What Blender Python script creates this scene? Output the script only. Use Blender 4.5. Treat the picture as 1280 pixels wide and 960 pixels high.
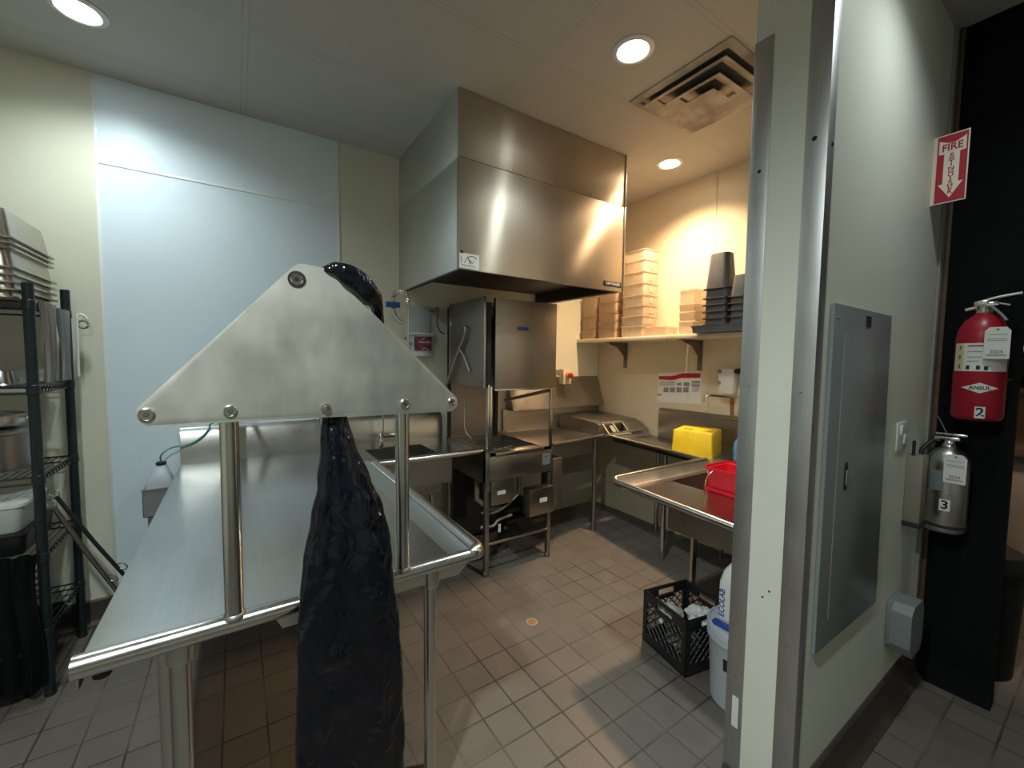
import bpy, bmesh, math, random
from mathutils import Vector, Matrix, noise
random.seed(7)
for o in list(bpy.data.objects): bpy.data.objects.remove(o, do_unlink=True)
S = bpy.context.scene
COL = S.collection
PI = math.pi
# ------------------------------------------------------------------ camera
F_PX = 517.55
yaw, pitch, roll = math.radians(33.646), math.radians(3.45), math.radians(0.711)
cam_d = bpy.data.cameras.new('camera'); cam = bpy.data.objects.new('camera', cam_d); COL.objects.link(cam)
cam_d.sensor_fit = 'HORIZONTAL'; cam_d.sensor_width = 36.0; cam_d.lens = 36.0*F_PX/1280.0
cam_d.clip_start = 0.02
fw = Vector((math.sin(yaw)*math.cos(pitch), math.cos(yaw)*math.cos(pitch), -math.sin(pitch)))
rt0 = Vector((math.cos(yaw), -math.sin(yaw), 0)); up0 = rt0.cross(fw)
rt = rt0*math.cos(roll)+up0*math.sin(roll); up = -rt0*math.sin(roll)+up0*math.cos(roll)
cam.matrix_world = Matrix(((rt.x, up.x, -fw.x, 0), (rt.y, up.y, -fw.y, 0), (rt.z, up.z, -fw.z, 1.52), (0, 0, 0, 1)))
S.camera = cam
# ------------------------------------------------------------------ light and exposure
S.view_settings.view_transform = 'Standard'; S.view_settings.look = 'None'
S.view_settings.exposure = 0.34; S.view_settings.gamma = 1.0; S.view_settings.use_curve_mapping = False
W = bpy.data.worlds.new('world'); S.world = W; W.use_nodes = True
W.node_tree.nodes['Background'].inputs[0].default_value = (0.75, 0.85, 1.0, 1)
W.node_tree.nodes['Background'].inputs[1].default_value = 0.01
COOL = (0.88, 1.0, 0.97); WARM = (1.0, 0.68, 0.39)
ZC = 3.018      # ceiling height
YB = 3.17       # back wall
XA = 3.20       # alcove wall
LIGHTS = [      # x, y, colour, watts
    (-0.54, 2.64, COOL, 45), (1.63, 1.43, COOL, 80), (2.772, 2.045, WARM, 225),
    (1.86, 0.17, COOL, 26), (-0.54, 0.20, COOL, 200), (0.68, -1.70, COOL, 10)]  # last one is added behind the camera to brighten the triangular plate

# ------------------------------------------------------------------ materials
def new_mat(name):
    m = bpy.data.materials.new(name); m.use_nodes = True
    nt = m.node_tree; return m, nt, nt.nodes['Principled BSDF']
def lk(nt, a, b): nt.links.new(a, b)
def mat(name, col, rough=0.5, metal=0.0, var=0.06, scale=8.0, bump=0.0, bscale=120.0, spec=None, alpha=None, rvar=0.0):
    """plain surface with slight procedural variation of its own colour"""
    m, nt, b = new_mat(name)
    tc = nt.nodes.new('ShaderNodeTexCoord')
    n = nt.nodes.new('ShaderNodeTexNoise'); n.inputs['Scale'].default_value = scale; n.inputs['Detail'].default_value = 5
    lk(nt, tc.outputs['Object'], n.inputs['Vector'])
    r = nt.nodes.new('ShaderNodeMapRange'); r.inputs['From Min'].default_value = 0.25; r.inputs['From Max'].default_value = 0.75
    r.inputs['To Min'].default_value = 1-var; r.inputs['To Max'].default_value = 1+var
    lk(nt, n.outputs['Fac'], r.inputs['Value'])
    mx = nt.nodes.new('ShaderNodeVectorMath'); mx.operation = 'SCALE'; mx.inputs[0].default_value = col[:3]
    lk(nt, r.outputs['Result'], mx.inputs['Scale']); lk(nt, mx.outputs['Vector'], b.inputs['Base Color'])
    b.inputs['Roughness'].default_value = rough; b.inputs['Metallic'].default_value = metal
    if spec is not None: b.inputs['Specular IOR Level'].default_value = spec
    if alpha is not None: b.inputs['Alpha'].default_value = alpha
    if rvar:
        rr = nt.nodes.new('ShaderNodeMapRange'); rr.inputs['From Min'].default_value = 0.3; rr.inputs['From Max'].default_value = 0.7
        rr.inputs['To Min'].default_value = rough-rvar; rr.inputs['To Max'].default_value = rough+rvar
        lk(nt, n.outputs['Fac'], rr.inputs['Value']); lk(nt, rr.outputs['Result'], b.inputs['Roughness'])
    if bump:
        n2 = nt.nodes.new('ShaderNodeTexNoise'); n2.inputs['Scale'].default_value = bscale; n2.inputs['Detail'].default_value = 3
        lk(nt, tc.outputs['Object'], n2.inputs['Vector'])
        bp = nt.nodes.new('ShaderNodeBump'); bp.inputs['Strength'].default_value = bump; bp.inputs['Distance'].default_value = 0.002
        lk(nt, n2.outputs['Fac'], bp.inputs['Height']); lk(nt, bp.outputs['Normal'], b.inputs['Normal'])
    return m
def steel(name, col=(0.56, 0.55, 0.53), rough=0.3, aniso=0.0, tan=(1, 0, 0), stretch=(1, 40, 40), var=0.07, dent=0.0, dscale=2.5, smudge=0.06, haze=0.0, hrough=0.5, metal=1.0):
    """brushed stainless: fine lines along the brushing, cloudy smudges, soft dents"""
    m, nt, b = new_mat(name)
    geo = nt.nodes.new('ShaderNodeNewGeometry')
    mp = nt.nodes.new('ShaderNodeMapping'); mp.inputs['Scale'].default_value = stretch
    lk(nt, geo.outputs['Position'], mp.inputs['Vector'])
    n = nt.nodes.new('ShaderNodeTexNoise'); n.inputs['Scale'].default_value = 6; n.inputs['Detail'].default_value = 4
    lk(nt, mp.outputs['Vector'], n.inputs['Vector'])
    n2 = nt.nodes.new('ShaderNodeTexNoise'); n2.inputs['Scale'].default_value = 3.5; n2.inputs['Detail'].default_value = 6; n2.inputs['Roughness'].default_value = 0.6
    lk(nt, geo.outputs['Position'], n2.inputs['Vector'])
    ad = nt.nodes.new('ShaderNodeMath'); ad.operation = 'ADD'; lk(nt, n.outputs['Fac'], ad.inputs[0]); lk(nt, n2.outputs['Fac'], ad.inputs[1])
    r = nt.nodes.new('ShaderNodeMapRange'); r.inputs['From Min'].default_value = 0.6; r.inputs['From Max'].default_value = 1.4
    r.inputs['To Min'].default_value = 1-var; r.inputs['To Max'].default_value = 1+var
    lk(nt, ad.outputs[0], r.inputs['Value'])
    mx = nt.nodes.new('ShaderNodeVectorMath'); mx.operation = 'SCALE'; mx.inputs[0].default_value = col
    lk(nt, r.outputs['Result'], mx.inputs['Scale']); lk(nt, mx.outputs['Vector'], b.inputs['Base Color'])
    rr = nt.nodes.new('ShaderNodeMapRange'); rr.inputs['From Min'].default_value = 0.3; rr.inputs['From Max'].default_value = 0.7
    rr.inputs['To Min'].default_value = rough-smudge; rr.inputs['To Max'].default_value = rough+smudge
    lk(nt, n2.outputs['Fac'], rr.inputs['Value']); lk(nt, rr.outputs['Result'], b.inputs['Roughness'])
    b.inputs['Metallic'].default_value = metal
    if aniso:
        b.inputs['Anisotropic'].default_value = aniso
        c = nt.nodes.new('ShaderNodeCombineXYZ')
        for i in range(3): c.inputs[i].default_value = tan[i]
        lk(nt, c.outputs[0], b.inputs['Tangent'])
    if dent:
        n3 = nt.nodes.new('ShaderNodeTexNoise'); n3.inputs['Scale'].default_value = dscale; n3.inputs['Detail'].default_value = 1
        lk(nt, geo.outputs['Position'], n3.inputs['Vector'])
        bp = nt.nodes.new('ShaderNodeBump'); bp.inputs['Strength'].default_value = dent; bp.inputs['Distance'].default_value = 0.02
        lk(nt, n3.outputs['Fac'], bp.inputs['Height']); lk(nt, bp.outputs['Normal'], b.inputs['Normal'])
    if haze:   # broad dull lobe under the brushed one
        b2 = nt.nodes.new('ShaderNodeBsdfPrincipled'); b2.inputs['Metallic'].default_value = 1.0; b2.inputs['Roughness'].default_value = hrough
        lk(nt, mx.outputs['Vector'], b2.inputs['Base Color'])
        ms = nt.nodes.new('ShaderNodeMixShader'); ms.inputs[0].default_value = haze
        lk(nt, b.outputs[0], ms.inputs[1]); lk(nt, b2.outputs[0], ms.inputs[2]); lk(nt, ms.outputs[0], nt.nodes['Material Output'].inputs['Surface'])
    return m
def emit(name, col, strength):
    m, nt, b = new_mat(name)
    b.inputs['Base Color'].default_value = (1, 1, 1, 1); b.inputs['Emission Color'].default_value = (*col, 1); b.inputs['Emission Strength'].default_value = strength
    return m
def line_mask(nt, coord, pitch, off, half):
    """1 within half of the lines coord = off + k*pitch"""
    a = nt.nodes.new('ShaderNodeMath'); a.operation = 'ADD'; a.inputs[1].default_value = -off+pitch*200.5; lk(nt, coord, a.inputs[0])
    md = nt.nodes.new('ShaderNodeMath'); md.operation = 'MODULO'; md.inputs[1].default_value = pitch; lk(nt, a.outputs[0], md.inputs[0])
    s = nt.nodes.new('ShaderNodeMath'); s.operation = 'SUBTRACT'; s.inputs[1].default_value = pitch/2; lk(nt, md.outputs[0], s.inputs[0])
    ab = nt.nodes.new('ShaderNodeMath'); ab.operation = 'ABSOLUTE'; lk(nt, s.outputs[0], ab.inputs[0])
    mr = nt.nodes.new('ShaderNodeMapRange'); mr.inputs['From Min'].default_value = half*0.7; mr.inputs['From Max'].default_value = half*1.3
    mr.inputs['To Min'].default_value = 1; mr.inputs['To Max'].default_value = 0; lk(nt, ab.outputs[0], mr.inputs['Value'])
    return mr.outputs['Result']
def mth(nt, op, a, b=None):
    n = nt.nodes.new('ShaderNodeMath'); n.operation = op
    for i, v in enumerate((a, b)):
        if v is None: continue
        if isinstance(v, (int, float)): n.inputs[i].default_value = v
        else: lk(nt, v, n.inputs[i])
    return n.outputs[0]
def floor_mat():
    m, nt, b = new_mat('quarry_tile')
    geo = nt.nodes.new('ShaderNodeNewGeometry'); sp = nt.nodes.new('ShaderNodeSeparateXYZ'); lk(nt, geo.outputs['Position'], sp.inputs[0])
    lx = line_mask(nt, sp.outputs['X'], 0.1523, -0.385, 0.0032); ly = line_mask(nt, sp.outputs['Y'], 0.1523, 1.44, 0.0032)
    g = mth(nt, 'MAXIMUM', lx, ly)
    # tile-to-tile tone
    fx = mth(nt, 'FLOOR', mth(nt, 'DIVIDE', mth(nt, 'ADD', sp.outputs['X'], 0.385), 0.1523)); fy = mth(nt, 'FLOOR', mth(nt, 'DIVIDE', mth(nt, 'SUBTRACT', sp.outputs['Y'], 1.44), 0.1523))
    cb = nt.nodes.new('ShaderNodeCombineXYZ'); lk(nt, fx, cb.inputs[0]); lk(nt, fy, cb.inputs[1])
    wn = nt.nodes.new('ShaderNodeTexWhiteNoise'); wn.noise_dimensions = '3D'; lk(nt, cb.outputs[0], wn.inputs['Vector'])
    n = nt.nodes.new('ShaderNodeTexNoise'); n.inputs['Scale'].default_value = 9; n.inputs['Detail'].default_value = 7; lk(nt, geo.outputs['Position'], n.inputs['Vector'])
    n2 = nt.nodes.new('ShaderNodeTexNoise'); n2.inputs['Scale'].default_value = 1.6; n2.inputs['Detail'].default_value = 3; lk(nt, geo.outputs['Position'], n2.inputs['Vector'])
    t = mth(nt, 'ADD', mth(nt, 'MULTIPLY', wn.outputs['Value'], 0.14), mth(nt, 'MULTIPLY', n.outputs['Fac'], 0.35))
    t = mth(nt, 'ADD', mth(nt, 'ADD', t, mth(nt, 'MULTIPLY', n2.outputs['Fac'], 0.25)), 0.62)
    sc = nt.nodes.new('ShaderNodeVectorMath'); sc.operation = 'SCALE'; sc.inputs[0].default_value = (0.132, 0.114, 0.098); lk(nt, t, sc.inputs['Scale'])
    # grout: dirty, darker or paler along its length
    n3 = nt.nodes.new('ShaderNodeTexNoise'); n3.inputs['Scale'].default_value = 2.3; lk(nt, geo.outputs['Position'], n3.inputs['Vector'])
    gr = nt.nodes.new('ShaderNodeValToRGB'); gr.color_ramp.elements[0].color = (0.040, 0.034, 0.028, 1); gr.color_ramp.elements[1].color = (0.130, 0.110, 0.092, 1)
    gr.color_ramp.elements[0].position = 0.4; gr.color_ramp.elements[1].position = 0.62; lk(nt, n3.outputs['Fac'], gr.inputs[0])
    mx = nt.nodes.new('ShaderNodeMix'); mx.data_type = 'RGBA'; lk(nt, g, mx.inputs[0]); lk(nt, sc.outputs['Vector'], mx.inputs[6]); lk(nt, gr.outputs[0], mx.inputs[7])
    lk(nt, mx.outputs[2], b.inputs['Base Color'])
    rr = nt.nodes.new('ShaderNodeMapRange'); rr.inputs['To Min'].default_value = 0.38; rr.inputs['To Max'].default_value = 0.62; lk(nt, n.outputs['Fac'], rr.inputs['Value']); lk(nt, rr.outputs['Result'], b.inputs['Roughness'])
    h = mth(nt, 'SUBTRACT', mth(nt, 'MULTIPLY', n.outputs['Fac'], 0.25), g)
    bp = nt.nodes.new('ShaderNodeBump'); bp.inputs['Strength'].default_value = 0.6; bp.inputs['Distance'].default_value = 0.003; lk(nt, h, bp.inputs['Height']); lk(nt, bp.outputs['Normal'], b.inputs['Normal'])
    return m
def ceiling_mat():
    m, nt, b = new_mat('ceiling_tile')
    geo = nt.nodes.new('ShaderNodeNewGeometry'); sp = nt.nodes.new('ShaderNodeSeparateXYZ'); lk(nt, geo.outputs['Position'], sp.inputs[0])
    def lines(half): return mth(nt, 'MAXIMUM', line_mask(nt, sp.outputs['X'], 1.2235, 0.07, half), line_mask(nt, sp.outputs['Y'], 0.6105, 2.943, half))
    edge = mth(nt, 'SUBTRACT', lines(0.0145), lines(0.011))  # shadow beside the ceiling bars, painted as thin dark lines
    n = nt.nodes.new('ShaderNodeTexNoise'); n.inputs['Scale'].default_value = 3; n.inputs['Detail'].default_value = 5; lk(nt, geo.outputs['Position'], n.inputs['Vector'])
    t = mth(nt, 'ADD', mth(nt, 'MULTIPLY', n.outputs['Fac'], 0.12), 0.94)
    t = mth(nt, 'MULTIPLY', t, mth(nt, 'SUBTRACT', 1.0, mth(nt, 'MULTIPLY', edge, 0.3)))
    sc = nt.nodes.new('ShaderNodeVectorMath'); sc.operation = 'SCALE'; sc.inputs[0].default_value = (0.45, 0.44, 0.405); lk(nt, t, sc.inputs['Scale'])
    lk(nt, sc.outputs['Vector'], b.inputs['Base Color']); b.inputs['Roughness'].default_value = 0.6
    return m
M = {}
M['floor'] = floor_mat(); M['ceiling'] = ceiling_mat()
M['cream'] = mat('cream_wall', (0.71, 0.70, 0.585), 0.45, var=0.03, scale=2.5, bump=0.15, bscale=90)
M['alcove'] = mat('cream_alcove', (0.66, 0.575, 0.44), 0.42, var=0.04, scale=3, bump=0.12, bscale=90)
M['partition'] = mat('cream_cool_lit', (0.76, 0.76, 0.67), 0.45, var=0.03, scale=2.5, bump=0.15, bscale=90)  # cream wall with the cooler corridor light put into its colour
M['frp'] = mat('pale_panel', (0.72, 0.825, 0.92), 0.4, var=0.03, scale=3, bump=0.15, bscale=140)
M['strip'] = mat('white_strip', (0.80, 0.83, 0.82), 0.35, var=0.02)
M['black'] = mat('black_paint', (0.006, 0.006, 0.007), 0.75, var=0.2, spec=0.1)
M['base'] = mat('brown_base_tile', (0.050, 0.038, 0.030), 0.5, var=0.2, scale=12)
M['trim'] = mat('grey_trim', (0.30, 0.29, 0.26), 0.5)
M['wood'] = mat('brown_wood', (0.10, 0.062, 0.035), 0.55, var=0.25, scale=14)
M['dark'] = mat('dark_surround', (0.05, 0.045, 0.04), 0.8)
M['guard'] = steel('dull_metal_guard', (0.56, 0.56, 0.57), 0.45, stretch=(30, 30, 1.5), var=0.10)
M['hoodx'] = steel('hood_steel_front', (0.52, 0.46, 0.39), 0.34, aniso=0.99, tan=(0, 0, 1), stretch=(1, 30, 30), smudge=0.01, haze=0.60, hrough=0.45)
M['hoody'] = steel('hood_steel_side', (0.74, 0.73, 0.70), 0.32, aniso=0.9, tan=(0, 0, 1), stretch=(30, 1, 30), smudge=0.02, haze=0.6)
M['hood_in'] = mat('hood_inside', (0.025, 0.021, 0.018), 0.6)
M['deck'] = steel('table_top_steel', (0.56, 0.57, 0.57), 0.25, aniso=0.0, stretch=(30, 1.2, 30), var=0.10, smudge=0.02)
M['steel'] = steel('stainless', (0.55, 0.54, 0.52), 0.30, stretch=(1, 12, 12), smudge=0.03)
M['steel_w'] = steel('stainless_worn', (0.41, 0.385, 0.35), 0.34, var=0.14, smudge=0.08)
M['sinkdeck'] = steel('sink_steel', (0.42, 0.39, 0.35), 0.17, stretch=(1, 10, 10), var=0.12, smudge=0.03)
M['steel_d'] = steel('stainless_dull', (0.36, 0.34, 0.32), 0.42, var=0.16, smudge=0.08)
M['plate'] = steel('plate_steel', (0.62, 0.605, 0.55), 0.55, stretch=(2.5, 2.5, 1.2), var=0.26, smudge=0.12, metal=0.78)
M['doorsteel'] = steel('door_steel', (0.33, 0.31, 0.28), 0.33, aniso=0.8, tan=(0, 0, 1), stretch=(1, 40, 40), var=0.08, haze=0.6)
M['tube'] = steel('polished_tube', (0.60, 0.585, 0.56), 0.22)
M['chrome'] = steel('chrome', (0.75, 0.75, 0.74), 0.12, var=0.03, smudge=0.03)
M['hole'] = mat('dark_recess', (0.012, 0.011, 0.010), 0.7)
M['cream_metal'] = steel('pale_channel', (0.66, 0.65, 0.57), 0.5, var=0.12)
M['bag'] = mat('black_plastic_film', (0.004, 0.0045, 0.009), 0.19, var=0.2, scale=20, bump=0.22, bscale=30, spec=0.45)
def crease(m):
    nt = m.node_tree; b = nt.nodes['Principled BSDF']; geo = nt.nodes.new('ShaderNodeNewGeometry'); mp = nt.nodes.new('ShaderNodeMapping'); mp.inputs['Scale'].default_value = (1, 1, 0.5); mp.inputs['Rotation'].default_value = (0, 0.5, 0)
    lk(nt, geo.outputs['Position'], mp.inputs['Vector']); n = nt.nodes.new('ShaderNodeTexNoise'); n.inputs['Scale'].default_value = 16; n.inputs['Detail'].default_value = 2; n.inputs['Distortion'].default_value = 1.2
    lk(nt, mp.outputs['Vector'], n.inputs['Vector']); h = mth(nt, 'ABSOLUTE', mth(nt, 'SUBTRACT', n.outputs['Fac'], 0.5))
    bp = nt.nodes.new('ShaderNodeBump'); bp.inputs['Strength'].default_value = 0.5; bp.inputs['Distance'].default_value = 0.03; lk(nt, h, bp.inputs['Height']); lk(nt, bp.outputs['Normal'], b.inputs['Normal'])
crease(M['bag'])
M['white'] = mat('white_plastic', (0.72, 0.73, 0.72), 0.4, var=0.03)
M['paper'] = mat('white_paper', (0.74, 0.74, 0.71), 0.6, var=0.03)
M['ink'] = mat('black_ink', (0.015, 0.015, 0.018), 0.6)
M['greyink'] = mat('grey_print', (0.25, 0.25, 0.26), 0.6)
M['red'] = mat('red_plastic', (0.62, 0.012, 0.030), 0.35, var=0.05)
M['redpaint'] = mat('red_paint', (0.36, 0.006, 0.022), 0.35, var=0.05)
M['redsign'] = mat('sign_red', (0.42, 0.012, 0.03), 0.5, var=0.04)
M['pink'] = mat('sign_cream', (0.78, 0.70, 0.62), 0.5, var=0.03)
M['yellow'] = mat('yellow_plastic', (0.75, 0.52, 0.010), 0.45, var=0.10, scale=18)
M['blue'] = mat('blue_plastic', (0.02, 0.07, 0.32), 0.4)
M['ltblue'] = mat('light_blue_plastic', (0.12, 0.28, 0.48), 0.4)
M['panel'] = mat('grey_panel_paint', (0.22, 0.24, 0.25), 0.33, var=0.06, scale=4)
M['outlet'] = mat('grey_cover', (0.19, 0.21, 0.215), 0.45)
M['beige'] = mat('beige_box', (0.22, 0.195, 0.155), 0.5)
M['crate'] = mat('black_crate_plastic', (0.014, 0.014, 0.015), 0.45)
M['greyplastic'] = mat('grey_plastic', (0.105, 0.118, 0.135), 0.38, var=0.12, scale=14)
M['blackplastic'] = mat('black_plastic', (0.012, 0.012, 0.013), 0.4)
M['metro'] = mat('green_black_epoxy', (0.007, 0.017, 0.019), 0.4)
M['pan'] = steel('hotel_pan_steel', (0.54, 0.49, 0.42), 0.34, var=0.18, smudge=0.1)
M['teal'] = mat('teal_tubing', (0.02, 0.24, 0.22), 0.35)
M['maroon'] = mat('maroon_label', (0.16, 0.022, 0.052), 0.4, var=0.06)
M['bracket'] = mat('bracket_grey', (0.20, 0.18, 0.155), 0.45, metal=0.6)
M['shelfpaint'] = mat('cream_shelf', (0.72, 0.64, 0.50), 0.4, var=0.05)
M['vent'] = mat('dirty_vent', (0.40, 0.35, 0.28), 0.6, var=0.6, scale=6)
M['pipe'] = mat('old_pipe', (0.30, 0.24, 0.16), 0.55, var=0.2)
M['hose'] = mat('grey_hose', (0.22, 0.21, 0.19), 0.45)
M['rust'] = mat('rust_stain', (0.30, 0.13, 0.05), 0.7, var=0.25, scale=30)
M['orange'] = mat('orange_brass', (0.55, 0.28, 0.06), 0.45)
M['copper'] = steel('copper_sheet', (0.70, 0.45, 0.28), 0.32)
M['bin'] = mat('bin_black', (0.010, 0.010, 0.011), 0.5, spec=0.2)
M['greywhite'] = mat('frosted_white', (0.52, 0.56, 0.58), 0.45, var=0.05)
def clear_mat(name, col, al, rough=0.12):
    m, nt, b = new_mat(name)
    out = nt.nodes['Material Output']
    tr = nt.nodes.new('ShaderNodeBsdfTransparent'); tr.inputs[0].default_value = (*[min(1, 0.6+0.4*c) for c in col], 1)
    mx = nt.nodes.new('ShaderNodeMixShader')
    n = nt.nodes.new('ShaderNodeTexNoise'); n.inputs['Scale'].default_value = 14; tc = nt.nodes.new('ShaderNodeTexCoord'); lk(nt, tc.outputs['Object'], n.inputs['Vector'])
    r = nt.nodes.new('ShaderNodeMapRange'); r.inputs['To Min'].default_value = al-0.1; r.inputs['To Max'].default_value = al+0.1; lk(nt, n.outputs['Fac'], r.inputs['Value'])
    lk(nt, r.outputs['Result'], mx.inputs[0]); lk(nt, tr.outputs[0], mx.inputs[1]); lk(nt, b.outputs[0], mx.inputs[2]); lk(nt, mx.outputs[0], out.inputs['Surface'])
    b.inputs['Base Color'].default_value = (*col, 1); b.inputs['Roughness'].default_value = rough
    return m
M['clear'] = clear_mat('clear_plastic', (0.80, 0.70, 0.57), 0.42)
M['amber'] = clear_mat('clear_amber_plastic', (0.62, 0.46, 0.31), 0.55)
M['frost'] = clear_mat('frosted_plastic', (0.62, 0.68, 0.76), 0.72, 0.35)

# ------------------------------------------------------------------ mesh builder
class MB:
    def __init__(s): s.bm = bmesh.new()
    def _add(s, verts, faces, mtx=None):
        vs = [s.bm.verts.new(mtx @ Vector(v) if mtx else Vector(v)) for v in verts]; fs = []
        for f in faces:
            try: fs.append(s.bm.faces.new([vs[i] for i in f]))
            except ValueError: pass
        return vs, fs
    def box(s, x0, x1, y0, y1, z0, z1, bev=0.0, mtx=None, seg=2):
        v = [(x0,y0,z0),(x1,y0,z0),(x1,y1,z0),(x0,y1,z0),(x0,y0,z1),(x1,y0,z1),(x1,y1,z1),(x0,y1,z1)]
        f = [(3,2,1,0),(4,5,6,7),(0,1,5,4),(1,2,6,5),(2,3,7,6),(3,0,4,7)]
        vs, fs = s._add(v, f, mtx)
        if bev > 0:
            es = list({e for fc in fs for e in fc.edges})
            bmesh.ops.bevel(s.bm, geom=es, offset=bev, segments=seg, affect='EDGES', profile=0.5)
        return s
    def tube(s, pts, r, n=14, closed=False, caps=True):
        pts = [Vector(p) for p in pts]; N = len(pts); rings = []
        rad = r if isinstance(r, (list, tuple)) else [r]*N
        def tang(i):
            if closed: return (pts[(i+1) % N]-pts[i-1]).normalized()
            if i == 0: return (pts[1]-pts[0]).normalized()
            if i == N-1: return (pts[-1]-pts[-2]).normalized()
            return ((pts[i+1]-pts[i]).normalized()+(pts[i]-pts[i-1]).normalized()).normalized()
        t = tang(0); a = t.orthogonal().normalized()
        for i in range(N):
            t2 = tang(i); q = t.rotation_difference(t2); a = (q @ a); a = (a-t2*a.dot(t2)).normalized(); t = t2; b = t.cross(a)
            k = 1.0
            if not closed and 0 < i < N-1:
                c = (pts[i]-pts[i-1]).normalized().dot(t); k = 1/max(0.5, c)
            rings.append([s.bm.verts.new(pts[i]+(a*math.cos(2*PI*j/n)+b*math.sin(2*PI*j/n))*rad[i]*(k if False else 1)) for j in range(n)])
        for i in range(N if closed else N-1):
            A, B = rings[i], rings[(i+1) % N]
            for j in range(n): s.bm.faces.new((A[j], A[(j+1) % n], B[(j+1) % n], B[j]))
        if caps and not closed:
            s.bm.faces.new(list(reversed(rings[0]))); s.bm.faces.new(rings[-1])
        return s
    def cyl(s, p0, p1, r, r2=None, n=20): return s.tube([p0, p1], [r, r if r2 is None else r2], n)
    def lathe(s, c, prof, n=28, axis=(0, 0, 1)):
        ax = Vector(axis).normalized(); a = ax.orthogonal().normalized(); b = ax.cross(a); c = Vector(c); rings = []
        for r, z in prof:
            rings.append([s.bm.verts.new(c+ax*z+(a*math.cos(2*PI*j/n)+b*math.sin(2*PI*j/n))*max(r, 1e-5)) for j in range(n)])
        for A, B in zip(rings, rings[1:]):
            for j in range(n): s.bm.faces.new((A[j], A[(j+1) % n], B[(j+1) % n], B[j]))
        s.bm.faces.new(list(reversed(rings[0]))); s.bm.faces.new(rings[-1])
        return s
    def prism(s, poly, axis, a0, a1, bev=0.0):
        """polygon in the plane across axis, extruded from a0 to a1"""
        def p3(p, a): return {'x': (a, p[0], p[1]), 'y': (p[0], a, p[1]), 'z': (p[0], p[1], a)}[axis]
        n = len(poly); v = [p3(p, a0) for p in poly]+[p3(p, a1) for p in poly]
        f = [tuple(range(n-1, -1, -1)), tuple(range(n, 2*n))]+[(i, (i+1) % n, n+(i+1) % n, n+i) for i in range(n)]
        vs, fs = s._add(v, f)
        if bev > 0: bmesh.ops.bevel(s.bm, geom=list(set(fs[0].edges) | set(fs[1].edges)), offset=bev, segments=2, affect='EDGES', profile=0.5)
        return s
    def loft(s, rings, closed_ends=True, wrap=True):
        R = [[s.bm.verts.new(Vector(p)) for p in ring] for ring in rings]; n = len(R[0])
        for A, B in zip(R, R[1:]):
            for j in range(n if wrap else n-1): s.bm.faces.new((A[j], A[(j+1) % n], B[(j+1) % n], B[j]))
        if closed_ends: s.bm.faces.new(list(reversed(R[0]))); s.bm.faces.new(R[-1])
        return s
    def shell(s, cx, cy, prof, th, up=True, rc=0.03, n=5):
        """open container: rounded-rectangle rings. prof = [(hx, hy, z)...] from closed end to open end"""
        out = [rrect(cx, cy, hx, hy, rc, z, n) for hx, hy, z in prof]
        inn = [rrect(cx, cy, hx-th, hy-th, max(rc-th, 0.004), z+(th if (i == 0 and prof[-1][2] > prof[0][2]) else (-th if i == 0 else 0)), n) for i, (hx, hy, z) in enumerate(prof)]
        s.loft(out+inn[::-1], True, True); return s
    def text(s, body, org, right, upv, size, depth=0.0006, align='CENTER', sx=1.0, space=1.0):
        cu = bpy.data.curves.new('t', 'FONT'); cu.body = body; cu.size = size; cu.align_x = align; cu.align_y = 'CENTER'; cu.space_character = space; cu.resolution_u = 3; cu.offset = 0.022*size
        ob = bpy.data.objects.new('t', cu); COL.objects.link(ob)
        dg = bpy.context.evaluated_depsgraph_get(); me = bpy.data.meshes.new_from_object(ob.evaluated_get(dg))
        bpy.data.objects.remove(ob, do_unlink=True); bpy.data.curves.remove(cu)
        rv, uv = Vector(right).normalized(), Vector(upv).normalized(); nv = rv.cross(uv); o = Vector(org)
        tmp = bmesh.new(); tmp.from_mesh(me); bpy.data.meshes.remove(me)
        ext = bmesh.ops.extrude_face_region(tmp, geom=tmp.faces[:])
        for g in ext['geom']:
            if isinstance(g, bmesh.types.BMVert): g.co.z += depth
        mp = {}
        for v in tmp.verts: mp[v] = s.bm.verts.new(o+rv*v.co.x*sx+uv*v.co.y+nv*v.co.z)
        for f in tmp.faces:
            try: s.bm.faces.new([mp[v] for v in f.verts])
            except ValueError: pass
        tmp.free(); return s
    def build(s, name, m, parent=None, local=False, origin=None, angle=38):
        bm = s.bm
        bmesh.ops.recalc_face_normals(bm, faces=bm.faces[:])
        me = bpy.data.meshes.new(name)
        ob = bpy.data.objects.new(name, me); COL.objects.link(ob)
        if not local:
            sh = Vector((0, 0, 0)); p = parent
            while p is not None: sh += p.location; p = p.parent
            if parent is None:
                if origin is None:
                    xs = [v.co for v in bm.verts]
                    lo = [min(c[i] for c in xs) for i in range(3)]; hi = [max(c[i] for c in xs) for i in range(3)]
                    origin = ((lo[0]+hi[0])/2, (lo[1]+hi[1])/2, lo[2])
                ob.location = origin; sh = Vector(origin)
            for v in bm.verts: v.co -= sh
        for f in bm.faces: f.smooth = True
        bm.to_mesh(me); bm.free(); me.set_sharp_from_angle(angle=math.radians(angle))
        me.materials.append(m if not isinstance(m, str) else M[m])
        if parent: ob.parent = parent
        return ob
def rrect(cx, cy, hx, hy, rc, z, n=5):
    pts = []
    for (sx, sy, a0) in ((1, 1, 0), (-1, 1, PI/2), (-1, -1, PI), (1, -1, 1.5*PI)):
        for k in range(n+1):
            a = a0+PI/2*k/n; pts.append((cx+sx*(hx-rc)+rc*math.cos(a), cy+sy*(hy-rc)+rc*math.sin(a), z))
    return pts
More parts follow.
